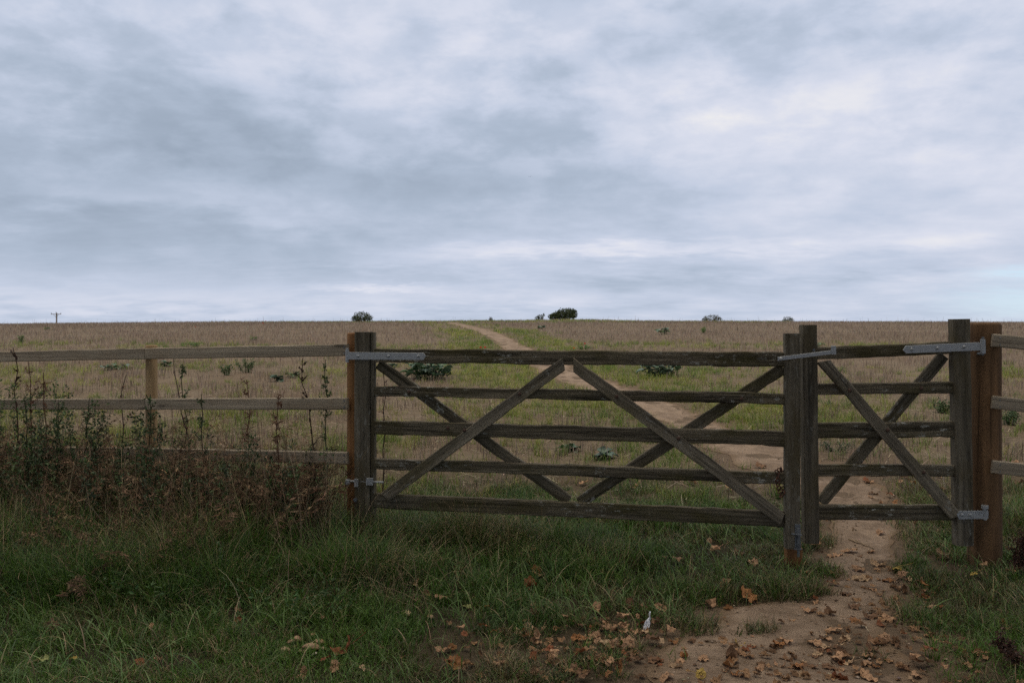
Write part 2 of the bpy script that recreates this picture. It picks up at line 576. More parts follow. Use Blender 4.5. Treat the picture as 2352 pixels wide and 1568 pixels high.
def build_path():
    vs = np.concatenate([np.linspace(741, 800, 60), np.linspace(800, 1100, 200)[1:], np.linspace(1100, 1900, 320)[1:]])
    V, Fr, N = [], [], 26
    for v in vs:
        uL, uR = np.interp(v, PATH[:, 0], PATH[:, 1]), np.interp(v, PATH[:, 0], PATH[:, 2])
        x, y, z = ground_at((uL + uR) / 2, v)
        xs = (np.linspace(uL, uR, N) - U0) / F * y
        V.append((xs, np.full(N, y)))
    X = np.array([a for a, b in V])
    Y = np.array([b for a, b in V])
    e = 0.5 * (fbm(X[:, :1] * 0 + 3, Y[:, :1], 3.0, 5, 4) - 0.5) * 0.6
    e2 = 0.5 * (fbm(X[:, :1] * 0 + 9, Y[:, :1], 3.0, 6, 4) - 0.5) * 0.6
    tt = np.linspace(0, 1, N)[None, :]
    X = X + e * (1 - tt) + e2 * tt
    edge = np.minimum(tt, 1 - tt)
    # rows come from far to near: keep them strictly ordered
    Z = height(X, Y) + 0.004 + 0.030 * (fbm(X, Y, 4, 91, 4) - 0.5) * np.clip(edge * 8, 0, 1)
    n, k = X.shape
    idx = np.arange(n * k).reshape(n, k)
    faces = np.stack([idx[1:, :-1], idx[1:, 1:], idx[:-1, 1:], idx[:-1, :-1]], -1).reshape(-1, 4)
    ec = (np.clip(edge * 7, 0, 1) * np.ones((n, 1))).reshape(-1, 1) * np.ones((1, 3))
    me = np_mesh('path', np.stack([X, Y, Z], -1), faces, ec, smooth=True)
    tag(link('path', me, M['path']), kind='structure')


build_ground()
build_path()


# ------------------------------------------------------------------ wood and metal parts
def smooth_jit(n, amp, seed, step=0.5):
    q = np.arange(n) * step
    return amp * 2 * (fbm(q, q * 0 + seed * 3.1, 1.0, seed, 3) - 0.5)


_seed = [100]


def beam(name, p0, p1, w, d, mat, parent, rough=1.0, tip=None, seg=0.05):
    """a plank: centre line from p0 to p1 (parent space, in its XZ plane), w = face width, d = depth; grain along local X"""
    _seed[0] += 7
    sd_ = _seed[0]
    p0, p1 = Vector(p0), Vector(p1)
    L = (p1 - p0).length
    n = max(4, int(L / seg) + 1)
    xs = np.linspace(0, L, n)
    b = min(0.006, d * 0.2)
    prof = [(-d / 2, -w / 2 + b), (-d / 2 + b, -w / 2), (d / 2 - b, -w / 2), (d / 2, -w / 2 + b),
            (d / 2, w / 2 - b), (d / 2 - b, w / 2), (-d / 2 + b, w / 2), (-d / 2, w / 2 - b)]
    top = smooth_jit(n, 0.004 * rough, sd_)
    bot = smooth_jit(n, 0.004 * rough, sd_ + 1)
    fr = smooth_jit(n, 0.002 * rough, sd_ + 2)
    bow = smooth_jit(n, 0.004 * rough, sd_ + 3, 0.12)
    rr = np.random.default_rng(sd_)
    V = np.zeros((n, 8, 3))
    for j, (yy, zz) in enumerate(prof):
        V[:, j, 0] = xs
        V[:, j, 1] = yy + fr
        V[:, j, 2] = zz + (top if zz > 0 else bot) + bow + rr.normal(0, 0.0007 * rough, n)
    if tip:            # mitred ends: extra x offset by height in the section
        for e, k in ((0, tip[0]), (n - 1, tip[1])):
            V[e, :, 0] += V[e, :, 2] * k
            m = 1 if e == 0 else n - 2
            V[m, :, 0] += V[m, :, 2] * k * 0.5
    faces = []
    for i in range(n - 1):
        for j in range(8):
            a, c = i * 8 + j, i * 8 + (j + 1) % 8
            faces.append((a, c, c + 8, a + 8))
    e = (n - 1) * 8
    for q in ((0, 7, 6, 1), (1, 6, 5, 2), (2, 5, 4, 3)):
        faces.append(q)
        faces.append(tuple(e + i for i in reversed(q)))
    me = np_mesh(name, V, np.array(faces)[:, ::-1])
    o = link(name, me, mat, parent)
    dr = (p1 - p0).normalized()
    ang = math.atan2(dr.z, math.hypot(dr.x, dr.y))
    yaw = math.atan2(dr.y, dr.x)
    o.matrix_local = Matrix.Translation(p0) @ Matrix.Rotation(yaw, 4, 'Z') @ Matrix.Rotation(-ang, 4, 'Y')
    return o


def round_post(name, base, h, r, mat, parent, taper=0.03, chamfer=0.012, sides=28, wob=0.006):
    """a turned post, grain along local X, stood upright"""
    _seed[0] += 7
    sd_ = _seed[0]
    zs = np.concatenate([np.linspace(0, h - chamfer, 24), [h - chamfer * 0.4, h]])
    rs = np.concatenate([np.linspace(r, r * (1 - taper), 24), [r * (1 - taper) - chamfer * 0.15, r * (1 - taper) - chamfer * 0.6]])
    th = np.linspace(0, 2 * math.pi, sides, endpoint=False)
    Z, T = np.meshgrid(zs, th, indexing='ij')
    RR = rs[:, None] * (1 + wob / r * 2 * (fbm(np.cos(T) * 1.2 + 5, np.sin(T) * 1.2 + Z * 0.8, 1.0, sd_, 3) - 0.5))
    X = np.stack([Z, RR * np.cos(T), RR * np.sin(T)], -1)
    n, k = Z.shape
    idx = np.arange(n * k).reshape(n, k)
    nx = np.roll(idx, -1, 1)
    q = np.stack([idx[:-1], nx[:-1], nx[1:], idx[1:]], -1).reshape(-1, 4)
    V = X.reshape(-1, 3)
    top = len(V)
    V = np.vstack([V, [[h + 0.002, 0, 0]]])
    cap = np.stack([idx[-1], nx[-1], np.full(k, top)], -1)
    tris = np.vstack([q[:, [0, 1, 2]], q[:, [0, 2, 3]], cap])
    me = np_mesh(name, V, tris, smooth=True)
    o = link(name, me, mat, parent)
    o.matrix_local = Matrix.Translation(base) @ Matrix.Rotation(R(-90), 4, 'Y')
    return o


def bm_obj(name, bm, mat, parent, smooth=False):
    me = bpy.data.meshes.new(name)
    bm.normal_update()
    bm.to_mesh(me)
    bm.free()
    for p in me.polygons:
        p.use_smooth = smooth
    return link(name, me, mat, parent)


def add_prism(bm, pts, y0, y1):
    """closed outline pts (x,z) swept from y0 to y1"""
    a = [bm.verts.new((x, y0, z)) for x, z in pts]
    b = [bm.verts.new((x, y1, z)) for x, z in pts]
    bm.faces.new(a)
    bm.faces.new(list(reversed(b)))
    n = len(pts)
    for i in range(n):
        bm.faces.new((a[i], b[i], b[(i + 1) % n], a[(i + 1) % n]))


def add_box(bm, x0, x1, y0, y1, z0, z1):
    add_prism(bm, [(x0, z0), (x1, z0), (x1, z1), (x0, z1)], y0, y1)


def add_rod(bm, p0, p1, r, n=10):
    p0, p1 = Vector(p0), Vector(p1)
    q = (p1 - p0).to_track_quat('Z', 'Y')
    m = Matrix.Translation((p0 + p1) / 2) @ q.to_matrix().to_4x4()
    bmesh.ops.create_cone(bm, cap_ends=True, segments=n, radius1=r, radius2=r, depth=(p1 - p0).length, matrix=m)


def add_dome(bm, c, r, squash=0.6):
    """a bolt head facing -Y"""
    m = Matrix.Translation(c) @ Matrix.Scale(squash, 4, (0, 1, 0))
    bmesh.ops.create_uvsphere(bm, u_segments=12, v_segments=8, radius=r, matrix=m)


def finish(bm, w=0.0012):
    bmesh.ops.recalc_face_normals(bm, faces=bm.faces)
    es = [e for e in bm.edges if len(e.link_faces) == 2 and e.calc_face_angle(0) > 0.6]
    bmesh.ops.bevel(bm, geom=es, offset=w, segments=1, affect='EDGES')


# ------------------------------------------------------------------ the field gate
GA = math.atan(-0.18)
g_c, g_s = math.cos(GA), math.sin(GA)
GO = Vector((-1.01, 5.86, 0.0))       # gate origin: foot of the hanging stile


def G(u, v):
    """picture point -> (x, z) in the gate's own plane"""
    k = (u - U0) / F
    Y = 5.678 / (1 + 0.18 * k)
    X = k * Y
    return ((X - GO.x) * g_c + (Y - GO.y) * g_s, EYE - (v - V0) * Y / F)


gate = empty('field_gate', GO, GA)
tag(gate, 'wide weathered dark wooden five bar field gate with crossing diagonal braces', 'gate')


def gbar(u0, t0, b0, u1, t1, b1, depth=0.034, y=0.0, mat=None, name='bar'):
    x0, zt0 = G(u0, t0)
    _, zb0 = G(u0, b0)
    x1, zt1 = G(u1, t1)
    _, zb1 = G(u1, b1)
    w = ((zt0 - zb0) + (zt1 - zb1)) / 2
    return beam(name, (x0, y, (zt0 + zb0) / 2), (x1, y, (zt1 + zb1) / 2), w, depth, mat or M['gate'], gate, 1.3)


# hanging stile: a full-width head, the lower length with a recessed right cheek
xa, zt = G(818.5, 762)
xb, _ = G(861, 762)
xm, _ = G(852.5, 762)
o = beam('stile', ((xa + xm) / 2, 0, 0.06), ((xa + xm) / 2, 0, zt), xm - xa, 0.085, M['stile'], gate, 0.6)
o = beam('stile', ((xm + xb) / 2 + 0.001, 0.008, 0.06), ((xm + xb) / 2 + 0.001, 0.008, zt - 0.003), xb - xm, 0.062, M['stile'], gate, 0.6)
# shutting stile
xa, zt = G(1801, 765.5)
xb, _ = G(1836.5, 765.5)
_, zb = G(1820, 1257)
beam('stile', ((xa + xb) / 2, 0, zb), ((xa + xb) / 2, 0, zt), xb - xa, 0.08, M['stile'], gate, 0.5)
# five bars, top to bottom
gbar(854, 800.5, 831, 1803, 808, 843)
gbar(858, 886, 909, 1803, 902.5, 927.5)
gbar(858, 965, 996, 1803, 990, 1024)
gbar(858, 1051, 1076, 1803, 1085, 1111.5)
gbar(858, 1132, 1165, 1803, 1172, 1208)


def brace(u0, v0, u1, v1, w, y, mat, tip=None):
    x0, z0 = G(u0, v0)
    x1, z1 = G(u1, v1)
    return beam('brace', (x0, y, z0), (x1, y, z1), w, 0.026, mat, gate, 1.2, tip)


FY, BY = -0.032, 0.032
brace(889, 1138, 1296, 834, 0.083, FY, M['gate_light'], (-0.2, 0.55))
brace(1318, 837, 1795, 1188, 0.083, FY, M['gate_light'], (-0.75, -0.3))
brace(866, 836, 1306, 1152, 0.080, BY, M['gate'])
brace(1801, 846, 1330, 1156, 0.080, BY, M['gate'])


def bolt_at(parent, x, y, z, r, mat):
    bm = bmesh.new()
    add_dome(bm, (0, 0, 0), r)
    o = bm_obj('bolt', bm, mat, parent, True)
    o.location = (x, y, z)
    return o


for (u, v, front) in ((941, 899, 0), (1702, 915, 0), (1417, 909, 1), (1558, 1004, 1), (1196, 903, 1), (1070, 986, 1), (1030, 982, 0)):
    x, z = G(u, v)
    bolt_at(gate, x, -0.047 if front else -0.019, z, 0.014, M['old_bolt'])


def strap(parent, Gf, pts, holes, y, mat, thick=0.007, rb=0.012, name='hinge_strap'):
    """flat steel strap: outline pts in picture units, bolt heads as sub-parts"""
    bm = bmesh.new()
    add_prism(bm, [Gf(*p) for p in pts], y - thick, y)
    finish(bm)
    o = bm_obj(name, bm, mat, parent)
    for (u, v) in holes:
        x, z = Gf(u, v)
        bolt_at(o, x, y - thick, z, rb, mat)
    return o


hs = strap(gate, G, ((803, 808), (977, 809.5), (983, 817), (977, 826), (803, 825)), ((828, 817), (897.5, 817), (965.5, 817)), -0.044, M['galv'])
bm = bmesh.new()
x, z0 = G(802.5, 831)
_, z1 = G(802.5, 802.5)
add_rod(bm, (x, -0.04, z0), (x, -0.04, z1), 0.014, 14)
add_rod(bm, (x, -0.04, z1 - 0.004), (x, -0.04, z1 + 0.012), 0.011, 12)
bm_obj('hinge_knuckle', bm, M['galv'], gate, False)
# lower adjustable hinge: eye bolt through the stile with plates and nuts
bm = bmesh.new()
x0, zc = G(803, 1102)
x1, _ = G(884, 1103)
add_rod(bm, (x0, -0.035, zc), (x1, -0.035, zc), 0.008, 10)
for ua, ub, va, vb in ((820, 828.5, 1096, 1114), (847, 862, 1094, 1111)):
    xa, za = G(ua, va)
    xb, zb = G(ub, vb)
    add_box(bm, xa, xb, -0.058, -0.044, zb, za)
    add_rod(bm, (xa - 0.006, -0.035, zc), (xa + 0.004, -0.035, zc), 0.015, 6)
add_rod(bm, (x0, -0.035, zc - 0.025), (x0, -0.035, zc + 0.012), 0.019, 14)
finish(bm, 0.001)
bm_obj('lower_hinge', bm, M['galv'], gate)
bm = bmesh.new()
x, z = G(822, 1144)
add_rod(bm, (x, -0.06, z), (x, -0.04, z), 0.014, 12)
bm_obj('bolt', bm, M['galv_dark'], gate)

# drop bolt on the shutting stile
bm = bmesh.new()
xa, za = G(1821, 1199)
xb, zb = G(1837, 1273)
add_box(bm, xa + 0.006, xb - 0.002, -0.0485, -0.0405, G(1826, 1256)[1], za)
add_rod(bm, ((xa + xb) / 2 + .004, -0.057, zb), ((xa + xb) / 2 + .004, -0.057, za - 0.02), 0.009, 10)
for v in (1222, 1254):
    z = G(1826, v)[1]
    add_box(bm, xa - 0.004, xb + 0.002, -0.072, -0.0487, z - 0.004, z + 0.004)
xh, zh = G(1813, 1220)
add_rod(bm, ((xa + xb) / 2, -0.072, zh), (xh, -0.078, zh + 0.004), 0.007, 8)
finish(bm, 0.0008)
bm_obj('drop_bolt', bm, M['galv_dark'], gate)

# throw-over latch pivoting on the top bar, resting across both gates
bm = bmesh.new()
xa, za = G(1782, 823)
xb, zb = G(1903, 808)
dz = (zb - za) / (xb - xa)
h = 0.013
for y in (-0.075,):
    add_prism(bm, [(xa, za - h), (xb, zb - h), (xb, zb + h), (xa, za + h)], y - 0.007, y)
xe, zt = G(1914, 793)
_, ze = G(1914, 813)
add_box(bm, xb + 0.0005, xe, -0.086, -0.072, ze, zt)
add_rod(bm, (xa + 0.02, -0.0745, za), (xa + 0.02, -0.0175, za), 0.010, 10)
finish(bm, 0.0012)
o = bm_obj('throw_over_latch', bm, M['galv'], gate)
bolt_at(o, xa + 0.02, -0.084, za, 0.013, M['galv'])

# ------------------------------------------------------------------ the small gate
PY = 5.40
PO = Vector(((1842 - U0) * PY / F, PY, 0.0))


def Pg(u, v):
    return ((u - U0) * PY / F - PO.x, EYE - (v - V0) * PY / F)


pg = empty('pedestrian_gate', PO)
tag(pg, 'narrow weathered grey wooden gate across the dirt path with one big cross brace', 'gate')


def pbeam(name, u0, v0, u1, v1, wpx, d, y, mat, rough=1.0, tip=None):
    x0, z0 = Pg(u0, v0)
    x1, z1 = Pg(u1, v1)
    return beam(name, (x0, y, z0), (x1, y, z1), wpx * PY / F, d, mat, pg, rough, tip)


pbeam('stile', 1861.5, 1245, 1856, 746, 33.5, 0.075, 0, M['stile'], 0.5)
pbeam('stile', 2211.5, 1250, 2202.5, 732.5, 38.5, 0.075, 0, M['stile'], 0.5)
for (u0, t0, b0, u1, t1, b1) in ((1871, 799, 824, 2185, 783.5, 815), (1874, 880.5, 907, 2187, 876.5, 902.5),
                                 (1875, 970.5, 1006, 2190, 966.5, 1004), (1877, 1067, 1093, 2193, 1066, 1093), (1879, 1158, 1192.5, 2194, 1157.5, 1194)):
    pbeam('bar', u0, (t0 + b0) / 2, u1, (t1 + b1) / 2, (b0 - t0 + b1 - t1) / 2, 0.032, 0, M['gate'], 1.2)
pbeam('brace', 1888, 829, 2191, 1183, 27, 0.026, -0.031, M['gate_light'], 1.2, (0.6, 0.5))
pbeam('brace', 2172, 816, 1889, 1156, 27, 0.026, 0.031, M['gate'], 1.2)
for (u, v, f) in ((1945, 895, 1), (2113, 891, 0), (2031.5, 985, 1), (2113.5, 1081.5, 1)):
    x, z = Pg(u, v)
    bolt_at(pg, x, -0.046 if f else -0.018, z, 0.014, M['old_bolt'])
strap(pg, Pg, ((2066, 803), (2073, 793.5), (2225, 786), (2252, 785.5), (2252, 804), (2225, 805), (2073, 811)),
      ((2086, 801.5), (2145, 798.5), (2205, 796)), -0.040, M['galv'])
bm = bmesh.new()
x, z0 = Pg(2249, 811)
_, z1 = Pg(2249, 779)
add_rod(bm, (x, -0.043, z0), (x, -0.043, z1), 0.017, 14)
finish(bm, 0.001)
bm_obj('hinge_knuckle', bm, M['galv'], pg)
strap(pg, Pg, ((2189, 1178), (2194, 1169), (2261, 1168), (2261, 1187), (2194, 1188.5)), ((2201, 1178), (2219, 1178)), -0.040, M['galv'])
bm = bmesh.new()
x, z0 = Pg(2254, 1190)
_, z1 = Pg(2254, 1160)
add_rod(bm, (x, -0.040, z0), (x, -0.040, z1), 0.013, 12)
add_rod(bm, (x, -0.040, z1 - 0.012), (x, -0.040, z1 + 0.010), 0.022, 12)
finish(bm, 0.001)
bm_obj('hinge_knuckle', bm, M['galv'], pg)
bm = bmesh.new()
x, z = Pg(1864.5, 803)
add_rod(bm, (x, -0.0395, z), (x, -0.036, z), 0.009, 10)
bm_obj('bolt_hole', bm, M['galv_dark'], pg)

# ------------------------------------------------------------------ gate posts
o = round_post('gate_post', (-1.155, 6.06, -0.1), EYE - (764 - V0) * 6.06 / F + 0.1, 0.098, M['brown_post'], None, 0.02)
tag(o, 'orange brown round hanging post half hidden behind the wide gate\'s left end', 'gate post')
PXR = (2262 - U0) * 5.47 / F
pz = float(height(PXR, 5.47))
gp = empty('gate_post', (PXR, 5.47, pz))
tag(gp, 'thick dark brown round hanging post at the right beside the small gate', 'gate post')
round_post('post_body', (0, 0, -0.2), EYE - (741 - V0) * 5.47 / F + 0.2 - pz, 0.107, M['dark_post'], gp, 0.05, 0.02, 32, 0.008)
# hinge pin plates let into the post
bm = bmesh.new()
xk = PO.x + Pg(2249, 800)[0] - PXR
zk = Pg(2249, 797)[1] - pz
add_rod(bm, (xk, -0.113, zk - 0.05), (xk, -0.113, zk + 0.07), 0.009, 10)
add_rod(bm, (xk, -0.112, zk - 0.045), (xk, -0.06, zk - 0.045), 0.010, 10)
bm_obj('hinge_pin', bm, M['galv_dark'], gp)

# short stop peg under the wide gate's free end
SX, SY = (1823 - U0) * 5.39 / F, 5.395
sz = float(height(SX, SY))
o = beam('gate_peg', (SX, SY, sz - 0.1), (SX, SY, 0.092), 0.104, 0.075, M['brown_post'], None, 0.5)
tag(o, 'short square brown wooden peg in the grass under the gate latch', 'post')

# ------------------------------------------------------------------ rusty chain
ch = empty('rusty_chain', (0, 0, 0))
cx, cz = G(1793, 1098)
base = Matrix.Translation(GO) @ Matrix.Rotation(GA, 4, 'Z')
ch.matrix_world = base @ Matrix.Translation((cx, 0, cz))
tag(ch, 'rusty brown chain looped round the wide gate\'s fourth bar beside its stile', 'chain')


def chain_link(p, rot):
    bm = bmesh.new()
    n, m, rr, a, b = 14, 7, 0.0045, 0.010, 0.017
    ring = []
    for i in range(n):
        t = 2 * math.pi * i / n
        c = Vector((a * math.cos(t), 0, b * math.sin(t)))
        nrm = Vector((math.cos(t), 0, math.sin(t)))
        ring.append([bm.verts.new(c + rr * (math.cos(q) * nrm + math.sin(q) * Vector((0, 1, 0)))) for q in [2 * math.pi * j / m for j in range(m)]])
    for i in range(n):
        for j in range(m):
            A, B = ring[i], ring[(i + 1) % n]
            bm.faces.new((A[j], A[(j + 1) % m], B[(j + 1) % m], B[j]))
    o = bm_obj('link', bm, M['rust'], ch, True)
    o.location = p
    o.rotation_euler = rot


for i, (x, y, z) in enumerate(((-0.025, -0.022, 0.045), (-0.022, -0.028, 0.018), (-0.022, -0.029, -0.008), (-0.021, -0.028, -0.034), (-0.016, -0.026, -0.06),
                               (-0.006, -0.024, -0.083), (0.006, -0.024, -0.102), (0.016, -0.022, -0.085), (-0.012, -0.005, 0.057), (0.005, 0.012, 0.055),
                               (0.014, -0.012, -0.063), (0.0, -0.027, -0.108), (0.008, 0.022, 0.035))):
    chain_link((x, y, z), (R(20 * (i % 3)), R(25 * ((i * 7) % 5 - 2)), R(90 * (i % 2) + 15 * (i % 4))))


# ------------------------------------------------------------------ fences
def nail(parent, x, y, z):
    bm = bmesh.new()
    add_rod(bm, (0, 0, 0), (0, -0.004, 0), 0.006, 8)
    o = bm_obj('nail', bm, M['galv_dark'], parent)
    o.location = (x, y, z)


def W(u, v, Y):
    return Vector(((u - U0) * Y / F, Y, EYE - (v - V0) * Y / F))


def along(a, b, t):
    return a + (b - a) * t


fl = empty('rail_fence', (-2.97, 6.50, float(height(-2.97, 6.5))))
tag(fl, 'pale three rail wooden fence running left from the wide gate through weeds', 'fence')
ob = fl.location
for (tr, br, tm, bm_, tl, bl) in ((789.5, 817.7, 799.5, 824.5, 807, 830), (913, 940.5, 915, 940, 915.8, 940), (1037.5, 1065.5, 1028, 1054, 1022.5, 1048)):
    pr = W(799.5, (tr + br) / 2, 5.955) - ob
    pm = W(336, (tm + bm_) / 2, 6.47) - ob
    pl = W(0, (tl + bl) / 2, 6.86) - ob
    pll = pm + (pl - pm) * 1.25
    wd = 0.0895
    r1 = beam('rail', pm, pr, wd, 0.036, M['rail'], fl, 0.5)
    beam('rail', pll, pm - (pm - pll).normalized() * 0.004, wd, 0.036, M['rail'], fl, 0.5)
    q = along(pm, pr, 0.985)
    for dz in (0.024, -0.022):
        nail(fl, q.x, q.y - 0.0185, q.z + dz)
for (px_, py_) in ((-2.963, 6.47 + 0.075), (-4.72, 7.02)):
    b = Vector((px_, py_, 0))
    gz = float(height(px_, py_))
    topz = 1.6 - 47.5 * py_ / F
    round_post('fence_post', Vector((px_, py_, gz - 0.1)) - ob, topz - gz + 0.1 - (0.02 if px_ < -4 else 0), 0.046, M['post'], fl, 0.0, 0.008, 20, 0.003)

fr = empty('rail_fence', (3.9, 5.25, float(height(3.9, 5.25))))
tag(fr, 'pale three rail fence stub running off right from the thick brown post', 'fence')
ob = fr.location
for (t0, b0, t1, b1) in ((767, 794.5, 773.5, 802.5), (907.5, 937.5, 915.5, 946), (1055, 1086, 1063, 1096)):
    a = W(2278, (t0 + b0) / 2, 5.345)
    b = W(2352, (t1 + b1) / 2, 5.30)
    e = a + (b - a) * 8
    beam('rail', a - ob, e - ob, 0.0865, 0.034, M['rail'], fr, 0.5)
    for du, dv in ((16, -6), (16, 9)):
        q = W(2278 + du, (t0 + b0) / 2 + dv + 1.5, 5.335) - ob
        nail(fr, q.x, q.y - 0.014, q.z)
gz = float(height(4.75, 5.27))
round_post('fence_post', Vector((4.75, 5.30, gz - 0.1)) - ob, 1.15 - gz + 0.25, 0.05, M['post'], fr, 0.0, 0.008, 20, 0.003)


# ------------------------------------------------------------------ plants: vectorised builders
def blades(pos, h, w, az, lean, curl, col, levels=4, tipw=0.12):
    """grass blades: pos (n,3); h length; w width; az bearing of the lean; lean at the foot, curl added to the tip; col (n,3)"""
    n = len(pos)
    t = np.linspace(0, 1, levels)
    ang = lean[:, None] + curl[:, None] * t[None, :] ** 1.4
    seg = h[:, None] / (levels - 1)
    am = 0.5 * (ang[:, 1:] + ang[:, :-1])
    out = np.concatenate([np.zeros((n, 1)), np.cumsum(np.sin(am) * seg, 1)], 1)
    up = np.concatenate([np.zeros((n, 1)), np.cumsum(np.cos(am) * seg, 1)], 1)
    ca, sa = np.cos(az), np.sin(az)
    cx = pos[:, 0:1] + ca[:, None] * out
    cy = pos[:, 1:2] + sa[:, None] * out
    cz = pos[:, 2:3] + up
    tw = az + RNG.uniform(-0.9, 0.9, n) + math.pi / 2
    ww = 0.5 * w[:, None] * (1 - (1 - tipw) * t[None, :] ** 1.6)
    dx, dy = np.cos(tw)[:, None] * ww, np.sin(tw)[:, None] * ww
    V = np.empty((n, levels, 2, 3), np.float32)
    V[:, :, 0, 0], V[:, :, 0, 1], V[:, :, 0, 2] = cx - dx, cy - dy, cz
    V[:, :, 1, 0], V[:, :, 1, 1], V[:, :, 1, 2] = cx + dx, cy + dy, cz
    base = (np.arange(n) * levels * 2)[:, None, None]
    l = np.arange(levels - 1)[None, :, None] * 2
    q = base + l + np.array([0, 1, 3, 2])[None, None, :]
    C = np.repeat(col, levels * 2, 0)
    return V.reshape(-1, 3), q.reshape(-1, 4), C


class Pack:
    def __init__(self):
        self.v, self.f, self.c, self.n = [], [], [], 0

    def add(self, v, f, c):
        self.v.append(np.asarray(v, np.float32).reshape(-1, 3))
        self.f.append(np.asarray(f) + self.n)
        c = np.asarray(c, np.float32)
        if c.ndim == 1:
            c = np.tile(c, (len(self.v[-1]), 1))
        self.c.append(c)
        self.n += len(self.v[-1])

    def build(self, name, mat, parent=None, smooth=False):
        me = np_mesh(name, np.concatenate(self.v), np.concatenate(self.f), np.concatenate(self.c), smooth)
        return link(name, me, mat, parent)


def mixc(a, b, t):
    a, b = np.array(a), np.array(b)
    return a[None, :] * (1 - t[:, None]) + b[None, :] * t[:, None]


def jitter_col(c, k=0.18):
    n = len(c)
    return np.clip(c * (1 + RNG.normal(0, k, (n, 1))) * (1 + RNG.normal(0, 0.06, (n, 3))), 0.004, 1)


GREEN_A = (0.022, 0.058, 0.007)
GREEN_B = (0.088, 0.165, 0.022)
STRAWC = (0.40, 0.30, 0.16)


def scatter(x0, x1, y0, y1, dens, fan=True, margin=1.2, slope=0.66):
    n = int((x1 - x0) * (y1 - y0) * dens)
    x = RNG.uniform(x0, x1, n)
    y = RNG.uniform(y0, y1, n)
    if fan:
        k = np.abs(x) < slope * y + margin
        x, y = x[k], y[k]
    return x, y


def long_zone(x, y):
    """where the grass by the hedge bottom stands long, 0..1"""
    z = height(x, y)
    u, v = pix(x, y, z)
    a = sstep(900, 550, u) * sstep(4.0, 5.0, y)
    a = np.maximum(a, 1.0 * np.exp(-(((x + 1.05) / 0.75) ** 2 + ((y - 4.95) / 0.45) ** 2)))
    a = np.maximum(a, 0.8 * np.exp(-(((x + 0.5) / 1.2) ** 2 + ((y - 5.75) / 0.45) ** 2)))
    a = np.maximum(a, 0.55 * np.exp(-(((x - 0.7) / 0.6) ** 2 + ((y - 5.2) / 0.45) ** 2)))
    a = np.maximum(a, 0.42 * np.exp(-(((x - 0.7) / 1.0) ** 2 + ((y - 6.3) / 0.35) ** 2)))
    a = np.maximum(a, 0.50 * np.exp(-(((x - 4.0) / 0.6) ** 2 + ((y - 6.2) / 0.4) ** 2)))
    a = np.maximum(a, 0.50 * np.exp(-(((x - 1.70) / 0.24) ** 2 + ((y - 4.75) / 0.14) ** 2)))
    a = np.maximum(a, 0.35 * np.exp(-(((x - 3.1) / 0.4) ** 2 + ((y - 4.3) / 0.4) ** 2)))
    a = a * (1 - 0.85 * np.exp(-(((x - 2.0) / 0.28) ** 2 + ((y - 5.2) / 0.26) ** 2)))
    return a


